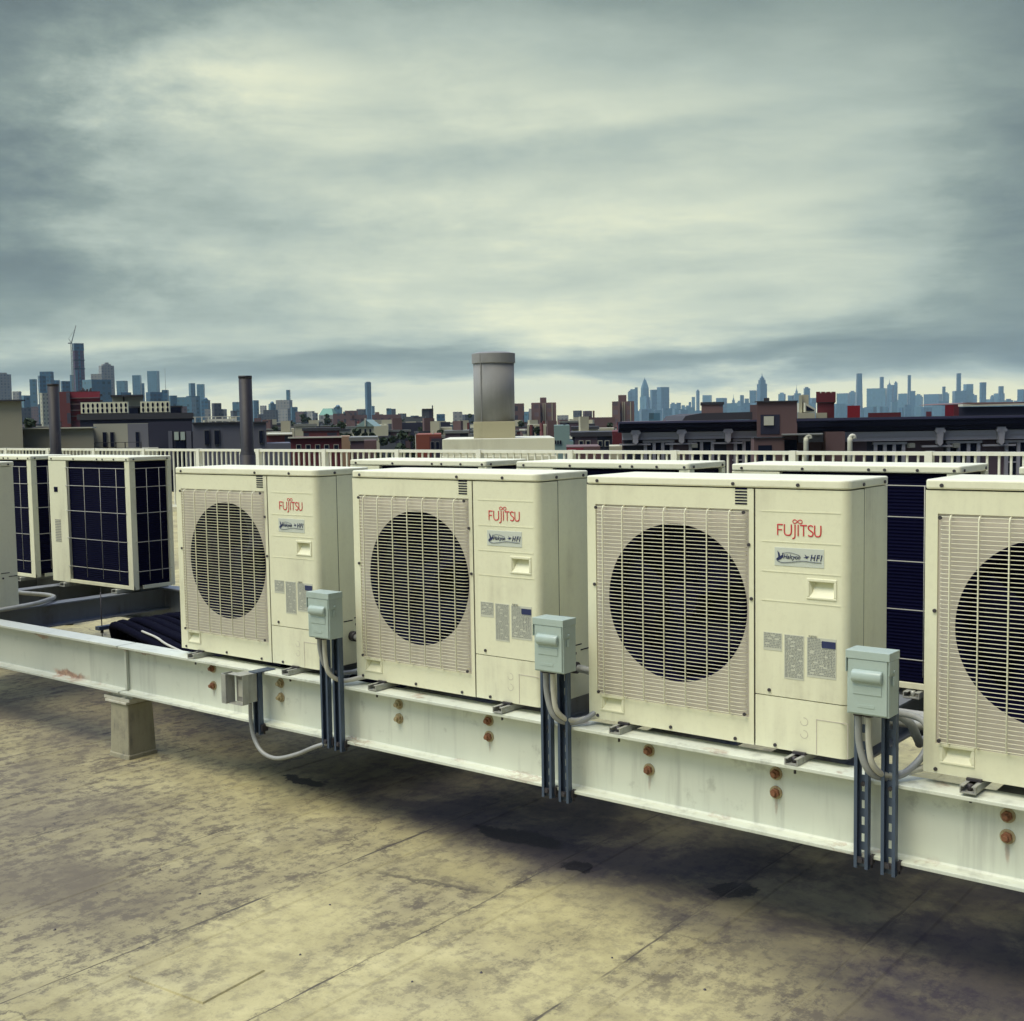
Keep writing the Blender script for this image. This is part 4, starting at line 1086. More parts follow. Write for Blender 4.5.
rect(b, 'lower_wing', 266, 290, 443.3, 470, WM['slate'], -.05, 3)
# rail on its roof
rl = MB(); f = -b['D']/2
for y in (416.6,): rl.box(fx_(b, 186), fx_(b, 243), f+1.0, f+1.05, ztop(215, y+.3, 45.5), ztop(215, y-.3, 45.5))
for x in range(188, 244, 7): rl.box(fx_(b, x)-.02, fx_(b, x)+.02, f+1.0, f+1.05, b['h'], ztop(215, 416.6, 45.5))
rl.build('roof_rail', M['whitetrim'], b['o'])
rect(b, 'bench', 205, 232, 418.6, 421, M['whitetrim'], 2, 4)
# building carrying the two groups of small condensers
bc = bld('roof_building', 80, 192, 419.4, 66, 'navy', 'dark low building behind the stucco house, its roof carrying small condensers', flatface=True, deep=14, roofm=M['tar'])
pent = bld('penthouse', 113, 144, 396.5, 84, 'stucco', 'pale penthouse with thin overhanging dark roof above the rows of small condensers', flatface=True, deep=6)
rect(pent, 'roof', 111.5, 144.5, 395, 396.6, M['tar'], -.6, 6.2); rect(pent, 'mullion', 124, 125.2, 396.6, 409, M['tar'], -.05, .01)
sl = bld('roof_canopy', 107, 182, 407.2, 83, 'stucco', 'thin dark roof slab edging the penthouse terrace at left', 'canopy', flatface=True, deep=4)
rect(sl, 'roof', 106, 183, 406.3, 407.4, M['tar'], -.3, 4.1)
rect(sl, 'dark_bay', 171, 181, 407.5, 440, M['glass'], -.6, .01); rect(sl, 'dark_bay', 131, 140, 408, 440, M['glass'], -.4, .01)
def small_ac():
    r = empty('air_conditioner', (0, 0, 0), 0, 'small pale condenser in the row on the neighbouring roof above the stucco house', 'air conditioner', 'small condensers on the neighbouring roof')
    MB().box(-.16, .16, -.10, .12, .05, .72).build('cabinet', M['cream'], r)
    c = MB()
    for z in (.21, .53):
        n0 = len(c.v); c.cyl((0, -.10, z), (0, -.112, z), .145, 14)
        c.v[n0:] = [(v_[0]*.55+.03, v_[1], v_[2]) for v_ in c.v[n0:]]
    c.build('fan', M['black'], r)
    MB().box(-.165, .165, -.105, .125, .7205, .745).build('lid', M['lid'], r)
    MB().box(-.14, .14, -.08, .10, 0, .05).build('foot', M['screw'], r)
    return r
sa = None
for x in [84+4.7*k for k in range(10)]+[143.5+4.9*k for k in range(6)]:
    if sa is None: sa = o = small_ac()
    else: o = copy_tree(sa)
    d = 66.4; p = at_depth(x, 419, d); o.location = (p.x, p.y, CITY+bc['h']+.33); o.rotation_euler.z = VYAW; o.scale = (.78, .78, .86); o['label'] = 'small pale condenser in the %s row on the roof above the stucco house' % ('long left' if x < 138 else 'short right')
# scaffolded red building and rooftop sign
b = bld('red_building', 60, 101, 391.5, 190, 'scarlet', 'bright red building under construction left of the small condensers', flatface=True, deep=20)
rect(b, 'scaffold_bay', 60, 71, 392, 440, WM['redb'], -.8, .01)
for y in (398, 404, 410, 416): rect(b, 'ledge', 71, 101.5, y-.35, y+.35, WM['pink'], -.5, .0)
for y in (394, 400, 406): rect(b, 'platform', 100.8, 103.5, y, y+2, M['tar'], -.4, 2)
sg = MB(); rr = random.Random(3)
for k in range(16):
    x = 68+rr.random()*15; y = 387+rr.random()*4.3
    sg.cyl((fx_(b, x), -5, ztop(x, y, 190)), (fx_(b, x+rr.uniform(-2, 2)), -5, ztop(x, 391.4, 190)), .16, 5)
sg.build('roof_frames', M['tar'], b['o'])

# ---- middle distance, centre left
b = bld('brick_rowhouse', 290, 341, 437.4, 95, 'redp', 'long low red brick house with small arched windows just above the railing', flatface=True, deep=9)
rect(b, 'cornice', 288, 341.5, 436.6, 438.0, M['whitetrim'], -.25, .2)
for x in (296, 305.5, 315, 324, 333.5): window(b, x, x+4, 445, 451, M['glass'], M['whitetrim'], .5)
b = bld('brick_rowhouse', 262, 292, 434.2, 104, 'redb', 'small dark red house with pale roof edge behind the slate building', flatface=True, deep=9)
rect(b, 'cornice', 266, 292, 433.6, 435, M['whitetrim'], -.3, 9)
b = bld('brick_house', 303, 339, 430.8, 125, 'redb', 'red brick house set behind the long low red one', flatface=True, deep=9, roofm=M['tar'])
b = bld('cream_house', 283, 294, 428.5, 135, 'creamp', 'narrow cream house between the red houses at centre left', flatface=True, deep=9)
b = bld('cream_house', 294.5, 316, 426.5, 150, 'creamp', 'wide cream flat-roofed house with grey top behind the red houses', flatface=True, deep=9, roofm=M['trim'])
b = bld('tan_house', 340, 349.5, 436.3, 108, wallmat('tan_render', (.34, .23, .15)), 'small tan house at the right end of the red brick houses', flatface=True, deep=7)
b = bld('purple_house', 350, 376, 441, 100, 'purple', 'dark purple-brown low house left of the grey box house', flatface=True, deep=8, roofm=M['trim'])
b = bld('grey_box_house', 363.5, 376, 440.3, 97, 'brownp', 'plain grey-brown box house below the gabled house', flatface=True, deep=8)
b = bld('gabled_house', 356.5, 373.5, 426.5, 170, 'cream', 'pale green and white gabled house among the trees', flatface=True, deep=9)
gb = MB(); z = b['h']; f = -b['D']/2
gb.extrude([(fx_(b, 355.5), z), (fx_(b, 374.5), z), (fx_(b, 365.5), ztop(365, 419.5, 170))], f-.3, f+9.2, axis='y')
gb.build('roof', WM['teal'], b['o']); MB().box(fx_(b, 365), fx_(b, 366), f-.5, f+.5, z, ztop(365, 418.3, 170)).build('finial', M['whitetrim'], b['o'])
for x in (359, 364, 369): window(b, x, x+2, 429, 433, M['glass'], M['whitetrim'], .3)
b = bld('cream_house', 373, 388, 425.5, 185, 'cream', 'cream house with mansard top right of the gabled house', flatface=True, deep=9)
for x in (376, 380.5, 385): top(b, 'dormer', x-1, x+1, 424.0, M['whitetrim'], .1, .5)
b = bld('grey_warehouse', 387.5, 400, 423.6, 200, 'grey', 'plain light grey block at the left end of the long navy block', flatface=True, deep=14)
b = bld('navy_warehouse', 400.2, 450, 422.3, 205, 'navy', 'long dark navy block in the middle distance left of the duct', flatface=True, deep=16)
rect(b, 'roof_plant', 392, 446, 421.4, 423.2, WM['cream'], 1, 9)
rect(b, 'roof_plant', 404, 425, 416.5, 421.6, WM['dgrey'], 3, 10)
b = bld('tank_tower', 422.2, 433.5, 409, 250, 'dgrey', 'dark square tower with thin mast on the long navy block left of the duct', flatface=True, deep=9)
rect(b, 'mast', 432.2, 433.2, 405.5, 430, M['tar'], -.1, .4)
rect(b, 'dark_top_band', 422, 433.6, 408.7, 409.4, M['tar'], -.2, .4)  # thin dark band along the tower top
b = bld('orange_brick_building', 415.5, 441, 434.4, 70, 'redor', 'orange-red brick building left of the cream bulkhead with dark windows', flatface=True, deep=8)
rect(b, 'side_wall', 429, 441.2, 436.5, 470, WM['redb'], -.04, .01)
for x in (430.5, 435.5): window(b, x, x+3, 442, 449, M['glass'], M['trim'], .4)
rect(b, 'chimney', 431, 432.4, 431, 437, M['whitetrim'], .5, 1)
b = bld('cream_house', 434.5, 452, 427.3, 160, 'creamp', 'little cream house just left of the duct base', flatface=True, deep=8)
b = bld('blue_shed', 445, 468, 433.4, 130, 'purple', 'low purple-blue house immediately left of the duct', flatface=True, deep=8, roofm=M['trim'])
b = bld('grey_house', 449, 470, 425, 210, 'lblue', 'pale blue-grey house left of the duct above the purple one', flatface=True, deep=9)
b = bld('brown_terrace', 333, 352, 413.5, 520, 'brown', 'brown long apartment block left of the slim blue tower', flatface=True, deep=20)
b = bld('brown_terrace', 352.4, 367, 414.8, 525, 'brown', 'brown apartment block directly under the slim blue tower', flatface=True, deep=20)
b = bld('brown_terrace', 372, 401, 414.6, 500, 'brown', 'wide brown apartment block right of the slim blue tower', flatface=True, deep=20)
top(b, 'water_tank', 386.5, 391.5, 408.2, WM['lblue'], .2, .5); top(b, 'lift_house', 375, 379, 412, WM['brownp'], .2, .5)
b = bld('brown_terrace', 345, 358, 410.6, 560, 'brown', 'taller brown block rising behind the long apartment blocks', flatface=True, deep=16)

# ---- centre right of the duct
b = bld('brown_tower', 508, 524.3, 403.5, 420, 'brown', 'brown apartment tower half hidden by the right edge of the duct', flatface=True, deep=18)
def housing(x0, x1, yt, d, px0, px1, py, lab):
    b = bld('housing_tower', x0, x1, yt, d, 'pink', lab, flatface=True, deep=20)
    top(b, 'penthouse', px0, px1, py, WM['brownp'], .2, .6)
    w_ = (x1-x0)
    for t in (.46, .54, .82): rect(b, 'stair_bay', x0+w_*t, x0+w_*t+.8, yt+.5, yt+30, WM['creamp'], -.25, 0)
    rect(b, 'wing', x0-.01, x0+w_*.36, yt+.6, yt+40, WM['pink'], -2.5, 0)
    return b
housing(531.5, 556.3, 402.6, 430, 540.5, 546.8, 397.3, 'pinkish brick housing tower with penthouse right of the duct')
housing(612.2, 634.3, 401.3, 380, 618.6, 626.8, 394.8, 'pinkish brick housing tower with penthouse above the maroon block')
b = bld('white_frame_house', 527, 556, 424.4, 150, 'creamp', 'white framed flat-roofed house behind the bulkhead with trees before it', flatface=True, deep=8)
for x0, x1 in ((529, 534), (536, 543), (546, 554)): rect(b, 'opening', x0, x1, 426.4, 436, M['glass'], -.05, .01)
b = bld('teal_house', 554, 569.5, 425.2, 72, 'teal', 'pale teal sided narrow house right of the cream bulkhead', flatface=True, deep=6)
rect(b, 'wing', 569.5, 573, 441, 470, WM['teal'], 0, 5); 
for x in (554.5, 557, 559.5): window(b, x, x+1.3, 440.5, 444, t=.2)
top(b, 'chimney', 563.5, 565.5, 422.6, M['tar'], .2, .35)
b = bld('purple_row', 572, 612, 436.6, 84, 'purple', 'dark purple-brick row house between the teal house and the maroon block', flatface=True, deep=8, roofm=M['tar'])
for x in (579, 586, 598, 605): window(b, x, x+3.6, 441, 446, M['glass'], M['whitetrim'], .5)
b = bld('brick_low_wall', 566, 600, 446.6, 60, 'brownp', 'low red-brown wall building right of the teal house', flatface=True, deep=5)
rect(b, 'red_band', 566.5, 583, 448, 451.6, WM['scarlet'], -.05, .01)
b = bld('maroon_block', 612.2, 629.5, 431.4, 55, 'redp', 'plain maroon block at the left end of the dark cornice building', flatface=True, deep=7)
b = bld('cream_shed', 609, 624, 446.2, 50, 'creamp', 'small cream shed in front of the maroon block', flatface=True, deep=3)
b = bld('factory', 586, 615, 417.3, 260, 'brownp', 'long brown factory with small chimney below the right housing tower', flatface=True, deep=18)
top(b, 'chimney', 593, 594.8, 410.5, WM['brownp'], .2, .3); top(b, 'chimney', 589, 592, 416, M['tar'], .2, .3)
b = bld('grey_house', 572, 598, 429.5, 130, 'cream', 'pale grey-cream house above the purple row', flatface=True, deep=8, roofm=M['tar'])
b = bld('grey_house', 560, 586, 422.6, 210, 'purple', 'dark house with a pale roof behind the teal house', flatface=True, deep=9, roofm=M['trim'])
b = bld('red_shed', 580, 594, 426.3, 150, 'scarlet', 'small red roof piece above the grey-cream house', flatface=True, deep=6, roofm=M['tar'])
b = bld('cream_house', 599, 614, 428, 140, 'creamp', 'pale low house left of the maroon block', flatface=True, deep=6)

# ---- long dark-cornice buildings on the right
M['frieze'] = flat('grey_frieze', (.38, .37, .42), .7)
def cornice_building(x0, x1, yc, d, lab, brackets, wins, kz=1.0):
    b = bld('cornice_building', x0, x1, yc, d, 'purple', lab, flatface=True, deep=13)
    f = -b['D']/2; s_ = d/FPX
    zt_ = b['h']; 
    c = MB()
    c.extrude([(f-.52, zt_+.02), (f-.56, zt_-.06*kz), (f-.52, zt_-.12*kz), (f-.46, zt_-.16*kz), (f-.42, zt_-.30*kz), (f-.28, zt_-.38*kz), (f-.22, zt_-.50*kz), (f+.05, zt_-.54*kz), (f+.05, zt_+.02)], fx_(b, x0-4), fx_(b, x1), axis='x')
    c.build('cornice', M['darkroof'], b['o'])
    MB().box(fx_(b, x0), fx_(b, x1), f-.16, f+.01, zt_-.88*kz, zt_-.545*kz).build('frieze', M['frieze'], b['o'])
    m2 = MB(); m2.box(fx_(b, x0), fx_(b, x1), f-.22, f-.02, zt_-.92*kz, zt_-.885*kz); m2.box(fx_(b, x0), fx_(b, x1), f-.19, f-.02, zt_-.74*kz, zt_-.71*kz); m2.build('moulding', M['frieze'], b['o'])
    for x in brackets:
        k = MB(); cx = fx_(b, x)
        k.extrude([(cx-.14, zt_-.42*kz), (cx+.14, zt_-.42*kz), (cx+.12, zt_-.62*kz), (cx+.09, zt_-.82*kz), (cx+.09, zt_-1.05*kz), (cx, zt_-1.16*kz), (cx-.09, zt_-1.05*kz), (cx-.09, zt_-.82*kz), (cx-.12, zt_-.62*kz)], f-.34, f-.10, axis='y')
        k.cyl((cx-.12, f-.36, zt_-.55*kz), (cx-.12, f-.30, zt_-.55*kz), .06, 10); k.cyl((cx+.12, f-.36, zt_-.55*kz), (cx+.12, f-.30, zt_-.55*kz), .06, 10)
        k.box(cx-.55, cx+.55, f-.18, f-.02, zt_-1.20*kz, zt_-1.12*kz)
        k.build('bracket', M['frieze'], b['o'])
    for (a, e_) in wins:
        w0, w1 = fx_(b, a), fx_(b, e_); zt2 = zt_-.99*kz; zb2 = zt_-2.3
        wf = MB(); wf.box(w0-.1, w1+.1, f-.14, f-.01, zt2-.06, zt2+.02); 
        n = 3 if (e_-a) > 24 else 2
        step = (w1-w0)/n
        for q in range(n+1): wf.box(w0+step*q-.055, w0+step*q+.055, f-.10, f-.01, zb2, zt2-.062)
        wo = wf.build('window', M['frieze'], b['o'])
        for q in range(n):
            MB().box(w0+step*q+.06, w0+step*(q+1)-.06, f-.035, f-.005, zb2, zt2-.065).build('pane', M['glass'], wo)
        MB().box(w0+step*.5-.26, w0+step*.5+.26, f-.07, f-.036, zt2-.75, zt2-.70).build('meeting_rail', M['frieze'], wo)
    return b
ca = cornice_building(622, 757.5, 421.3, 43, 'long building with dark cornice and grey frieze left of the brown brick stair tower', (634.5, 680.3, 726.5), ((645, 671), (690, 712), (735, 752)), .68)
rs = MB(); zt_ = ca['h']; 
rs.extrude([(fx_(ca, 696), zt_+.02), (fx_(ca, 700), zt_+.20), (fx_(ca, 716), zt_+.29), (fx_(ca, 772), zt_+.31), (fx_(ca, 772), zt_+.02)], -3, 3, axis='y')
rs.build('raised_roof', M['tar'], ca['o'])
rect(ca, 'window_air_conditioner', 690.5, 696, 443.5, 447.5, M['trim'], -.35, 0)
cb = cornice_building(797, 1075, 417.2, 41, 'very long building at right with dark cornice and bracketed grey frieze', (937, 998, 1055), ((875, 903), (948, 978), (1006, 1030)), .84)
rect(cb, 'pilaster', 822, 841, 431.5, 480, WM['brownp'], -.5, 0); rect(cb, 'pilaster', 797, 822, 434.5, 480, WM['brownp'], -.02, .01)
for x in (906.5, 951): rect(cb, 'window_air_conditioner', x, x+5.4, 443, 447.6, M['trim'], -.35, 0)
rect(cb, 'parapet', 797, 1076, 416.2, 417.1, M['tar'], 0, .4)
for (x, lab) in ((806, 'white gooseneck vent pipe on the wall beside the small canopy'), (850, 'white gooseneck vent pipe right of the brown pilaster')):
    d = 39.5; z0 = at_depth(x, 458, d).z; z1 = at_depth(x, 437, d).z; p = at_depth(x, 440, d)
    gq = MB(); rt = .075
    gq.tube([(0, 0, z0-1.5), (0, 0, z1-.15), (0, 0, z1-.02)], rt*1.1, 12, 1); gq.tube([(0, 0, z1-.06), (.02, 0, z1), (.07, 0, z1+.04), (.13, 0, z1+.02), (.15, 0, z1-.06)], rt*.9, 12, 4)
    o = gq.build('vent_pipe', M['whitetrim'], None, 0, (p.x, p.y, 0)); o.rotation_euler.z = VYAW; tag(o, lab, 'vent pipe')
cn = MB(); 
cano = rect(cb, 'canopy', 782, 822, 433.3, 434.4, M['trim'], -1.6, -.02)
# brown stair tower
bt = bld('stair_tower', 756.8, 797.2, 401.3, 40.5, 'brownp', 'brown stair tower with a white panel in its dark recess, between the cornice buildings', flatface=True, deep=5)
rect(bt, 'coping', 756.4, 797.6, 400.8, 402, M['tar'], -.06, .3)
rc = rect(bt, 'recess', 760.5, 779.5, 414.6, 434, WM['navy'], -.02, .01)
rect(bt, 'white_panel', 763.8, 773.4, 416.3, 425.3, M['whitetrim'], -.06, 0, parent=None)
rect(bt, 'lower_wing', 751, 781, 437.4, 480, WM['brownp'], -.5, 0)
rect(bt, 'lower_coping', 750.5, 781.5, 436.9, 438, M['tar'], -.55, .0)
rect(bt, 'opening', 782, 796.6, 440, 452, M['glass'], -.05, .01)
rect(bt, 'opening', 755, 768.5, 445, 480, M['glass'], -.53, -.49)
top(bt, 'roof_vent', 764.3, 769.8, 397.2, M['tar'], .3, .7)
# things on and behind the right roof
b = bld('stepped_house', 797.5, 815, 412.5, 62, 'creamp', 'stepped cream rooftop house with tall chimney stack left of the brick crenellated stack', flatface=True, deep=4)
top(b, 'stack', 798.8, 802.2, 395, WM['cream'], .1, .35); top(b, 'stack', 801.8, 808.8, 394.4, WM['creamp'], .3, .7)
s_ = MB(); s_.extrude([(fx_(b, 805.5), ztop(806, 412, 62)), (fx_(b, 815.8), ztop(815, 412, 62)), (fx_(b, 815.8), ztop(815, 408.5, 62)), (fx_(b, 805.5), ztop(806, 402.6, 62))], -1.9, 1.5, axis='y'); s_.build('sloping_roof', M['whitetrim'], b['o'])
s_ = MB(); s_.extrude([(fx_(b, 806.5), ztop(806, 411, 62)), (fx_(b, 814.5), ztop(815, 411, 62)), (fx_(b, 814.5), ztop(815, 410, 62)), (fx_(b, 806.5), ztop(806, 405.5, 62))], -1.94, -1.91, axis='y'); s_.build('glazing', M['glass'], b['o'])
b = bld('cream_terrace', 815.8, 827, 412.8, 63, 'creamp', 'low cream parapet at the foot of the crenellated brick stack', flatface=True, deep=3)
b = bld('brick_stack', 817.2, 834.2, 402.2, 66, 'redp', 'square maroon brick stack with a corbelled crenellated top on the right skyline', 'chimney stack', flatface=True, deep=1.1)
rect(b, 'corbelled_head', 816, 835.6, 393, 402.3, WM['redp'], -.10, 1.2)
for k in range(4): rect(b, 'merlon', 816.0+5.1*k, 820.2+5.1*k, 391.8, 393.0, WM['redp'], -.08, 1.18)
rect(b, 'belt', 816.6, 835, 402.2, 403.2, M['tar'], -.06, 1.15)
b = bld('red_hut', 847.3, 860, 405.6, 70, wallmat('scarlet_metal', (.25, .010, .022)), 'small bright red rooftop box just left of the middle of the right cornice roof', 'rooftop box', flatface=True, deep=1.3)
b = bld('red_hut', 944.8, 959, 404.2, 70, wallmat('crimson_metal', (.20, .010, .026)), 'larger red rooftop box touching the long dark roof on the right', 'rooftop box', flatface=True, deep=1.3)
rect(b, 'dark_end', 953.5, 959.1, 404.3, 418, WM['redp'], -.05, 0)
b = bld('brick_parapet', 868, 901, 412.6, 75, 'redp', 'low dark red parapet wall on the right roof between the two red boxes', flatface=True, deep=2)
b = bld('red_chimney', 926, 931.5, 411.5, 74, 'scarlet', 'tiny red chimney with pale side on the right roof', 'chimney', flatface=True, deep=1)
b = bld('dark_roof_building', 958.8, 1040, 406.4, 58, 'navy', 'long dark roof with a bright cream edge at the far right', flatface=True, deep=10)
s_ = MB(); D_ = b['D']/2; s_.extrude([(fx_(b, 961), ztop(961, 406.5, 58)), (fx_(b, 1023), ztop(1000, 405.5, 58)), (fx_(b, 1023), ztop(1000, 403.6, 58)), (fx_(b, 975), ztop(970, 404.8, 58)), (fx_(b, 961), ztop(961, 404.2, 58))], -D_-.2, -D_+.4, axis='y'); s_.build('eave', M['whitetrim'], b['o'])
s_ = MB(); s_.extrude([(fx_(b, 960), ztop(961, 404.1, 58)), (fx_(b, 1040), ztop(1000, 403.5, 58)), (fx_(b, 1040), ztop(1000, 402.2, 58)), (fx_(b, 970), ztop(970, 402.4, 58))], -D_+.41, -D_+6, axis='y'); s_.build('roof', WM['brownp'], b['o'])
b = bld('brick_block', 701.5, 723, 404.6, 150, 'pink', 'pinkish brick block on the skyline above the left cornice roof', flatface=True, deep=12, roofm=M['tar'])
b = bld('brick_block', 750, 757.5, 404.8, 140, 'brown', 'small brown block touching the left of the brown stair tower', flatface=True, deep=9)
b = bld('pale_dome_house', 649, 660, 413, 300, 'lblue', 'pale low house below the far twin slab towers', flatface=True, deep=10)

# ---- skyline on the left (a mile or so away)
L_ = [(-6, 13.5, 374.5, 1500, 'stone', 'grey ribbed apartment tower at the left edge of the skyline'), (14, 23, 391.5, 1300, 'stone', 'low pale block right of the left-edge tower'),
 (23, 31.5, 395.5, 1250, 'lblue', 'low grey-blue block between the left-edge tower and the slim grey slab'), (31.5, 39, 379.3, 1400, 'lblue', 'slim grey slab tower left of the dark blue glass tower'),
 (40, 48, 375.8, 1350, 'blue', 'left, lower half of the dark blue glass tower pair'), (42, 56, 371.8, 1450, 'blue', 'dark blue glass tower left of the unfinished tower'),
 (41, 50, 393, 900, 'cream', 'banded cream block below the dark blue tower'), (56, 62, 380.3, 1500, 'blue', 'narrow blue tower right behind the thin vent pipe'), (62.5, 72, 381.2, 1400, 'blue', 'blue office block left of the unfinished tower'),
 (72, 77, 375, 1700, 'lblue', 'pale stepped tower touching the left of the unfinished tower'), (84, 113, 380, 1100, 'lblue', 'wide grey-blue block above the red building'), (93, 105.5, 374.2, 1500, 'stone', 'cream stepped top behind the wide grey-blue block'),
 (101, 116.5, 366, 1600, 'stone', 'tall grey apartment tower with small roof block right of the unfinished tower'), (118, 129.5, 381, 2000, 'lblue', 'pale faint office slab right of the tall grey apartment tower'), (119, 132.5, 392.5, 1500, 'blue', 'low blue block at the foot of the pale faint slab'),
 (134, 143.3, 375.4, 2400, 'lblue', 'pale glass slab tower left of the faint glass tower'), (143, 146, 383.3, 2400, 'lblue', 'narrow low shoulder beside the pale glass slab'), (149, 161.3, 371.2, 2800, 'lblue', 'very faint pale glass tower fading into the cloud'),
 (147, 163.5, 392.2, 1300, 'blue', 'dark blue mid-rise block with pale frame line'), (163, 170, 390, 1350, 'blue', 'dark blue narrow block beside the mid-rise one'), (170, 178, 395.6, 1200, 'lblue', 'low grey block under the twin pale towers'),
 (177, 197, 397.2, 1250, 'lblue', 'broad low grey block before the twin pale towers'), (190, 196.6, 383.3, 2300, 'lblue', 'left one of the twin pale towers'), (198, 206, 384.3, 2300, 'lblue', 'right one of the twin pale towers'),
 (187, 201, 396, 1500, 'lblue', 'grey-blue block at the foot of the twin pale towers'), (202, 211, 400.2, 1500, 'blue', 'blue block with curved top right of the twin towers'), (212.3, 222, 403.2, 900, 'dgrey', 'dark brown square block right of the twin towers'),
 (233, 241, 402, 1700, 'lblue', 'pale block left of the tall vent pipe'), (253, 259.5, 400.3, 1700, 'lblue', 'pale tower right of the tall vent pipe'), (260.5, 267, 405.6, 1700, 'stone', 'low pale tower next to the one right of the vent pipe'),
 (269, 276.5, 404, 1600, 'lblue', 'grey domed-looking block right of the vent pipe'), (276.4, 293, 400.1, 1500, 'stone', 'wide pale stone block carrying a slim turret'), (291, 298, 407, 1400, 'lblue', 'grey stepped block right of the turreted one'), (297, 307, 411.5, 1400, 'lblue', 'low end of the grey stepped block'),
 (310.5, 318, 412.8, 1100, 'stone', 'white low frame-like block near the green roof'), (334, 342.5, 407.5, 1300, 'lblue', 'rounded grey block right of the green roof')]
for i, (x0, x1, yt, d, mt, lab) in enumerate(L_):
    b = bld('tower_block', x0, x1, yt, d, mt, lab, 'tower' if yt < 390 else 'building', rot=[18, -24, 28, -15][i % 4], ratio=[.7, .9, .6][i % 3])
    w_, D_, h = b['w'], b['D'], b['h']
    if i in (0, 12): MB().box(-w_*.32, w_*.30, -D_*.3, D_*.3, h+.02, h+d*1.6/FPX).build('roof_block', WM[mt], b['o'])
    if i == 12: MB().box(-w_*.12, w_*.16, -D_*.15, D_*.2, h+d*1.6/FPX, h+d*3.2/FPX).build('roof_tank', WM['stone'], b['o'])
    if 'turret' in lab and 'carrying' in lab: MB().box(w_*.22, w_*.44, -D_*.2, D_*.2, h+.02, h+d*10/FPX).build('turret', WM['lblue'], b['o'])
    if 'rounded' in lab or 'domed' in lab or 'curved' in lab:
        MB().cyl((0, 0, h), (0, 0, h+d*2.5/FPX), w_*.4, 16, w_*.18).build('dome', WM[mt], b['o'])
b = bld('green_roof_hall', 319, 333.5, 415, 800, 'stone', 'pale hall with a green copper roof on the left skyline', 'hall', flatface=True, deep=20)
s_ = MB(); s_.frustum(-b['w']/2, b['w']/2, -10, 10, b['h'], b['h']+4.4, .4, .6); s_.build('roof', flat('copper_green', (.16, .34, .26), .7), b['o'])
# tower under construction with its crane
b = bld('unfinished_tower', 75.8, 87.0, 346, 1500, 'plum', 'tall unfinished reddish tower with dark top floors on the left skyline', 'tower', rot=12, ratio=.9)
w_, D_, h = b['w'], b['D'], b['h']; s_ = 1500/FPX
MB().box(-w_*.52, w_*.52, -D_*.52, D_*.52, h-5*s_, h+2.2*s_).build('screened_floors', WM['blue'], b['o'])
for y in (15, 23.5): MB().box(-w_*.56, w_*.56, -D_*.56, D_*.56, h-y*s_, h-(y-1)*s_).build('safety_deck', M['darkroof'], b['o'])
MB().box(-w_*.10, w_*.10, -D_*.54, -D_*.45, 0, h-5.1*s_).build('hoist_bay', WM['blue'], b['o'])
MB().box(-w_*.52, -w_*.25, -D_*.53, -D_*.4, 0, h-24*s_).build('glazed_lower_part', WM['lblue'], b['o'])
p = at_depth(74.7, 420, 1490)
cr_ = empty('tower_crane', (p.x, p.y, CITY), VYAW, 'thin luffing tower crane standing left of the unfinished tower', 'crane')
hz = at_depth(74.7, 343.5, 1490).z-CITY; s_ = 1490/FPX
ms = MB()
for a, c in ((-1, -1), (1, -1), (1, 1), (-1, 1)): ms.box(a*.9-.18, a*.9+.18, c*.9-.18, c*.9+.18, 0, hz)
z = 0
while z < hz-4:
    ms.cyl((-.9, -.9, z), (.9, -.9, z+3.4), .16, 4); ms.cyl((.9, -.9, z+3.4), (-.9, -.9, z+6.8), .16, 4); ms.cyl((-.9, .9, z), (.9, .9, z+3.4), .16, 4); z += 6.8
ms.build('mast', M['trim'], cr_)
jb = MB(); tip = Vector((5.2*s_, 0, hz+17.5*s_))
for oy in (-.7, .7): jb.cyl((0, oy, hz), (tip.x, oy*.4, tip.z), .35, 4)
jb.build('jib', M['trim'], cr_)
cj = MB(); cj.box(-3.2*s_, .4*s_, -1, 1, hz-.5*s_, hz+.5*s_); cj.build('counter_jib', M['tar'], cr_)
cj = MB(); cj.cyl((0, 0, hz), (-2.6*s_, 0, hz+4.5*s_), .4, 4); cj.cyl((-2.6*s_, 0, hz+4.5*s_), (tip.x*.8, 0, hz+14*s_), .14, 4); cj.build('a_frame', M['trim'], cr_)
p = at_depth(166.8, 420, 2000)
o = MB().cyl((0, 0, 0), (0, 0, at_depth(166.8, 368, 2000).z-CITY), .75, 6, .25).build('radio_mast', M['trim'], None, 0, (p.x, p.y, CITY)); tag(o, 'hair-thin mast on the left skyline beside the faint glass tower', 'mast')
b = bld('slim_tower', 365.6, 372.0, 382.6, 2600, 'blue', 'lone slim blue tower standing alone between the vent pipe and the duct', 'tower', rot=25, ratio=.9)
MB().box(-b['w']*.3, b['w']*.45, -b['D']*.3, b['D']*.3, b['h']+.02, b['h']+1.5).build('roof_block', WM['blue'], b['o'])
b = bld('tower_block', 371.5, 375, 406, 2500, 'lblue', 'low shoulder block at the foot of the lone slim tower')

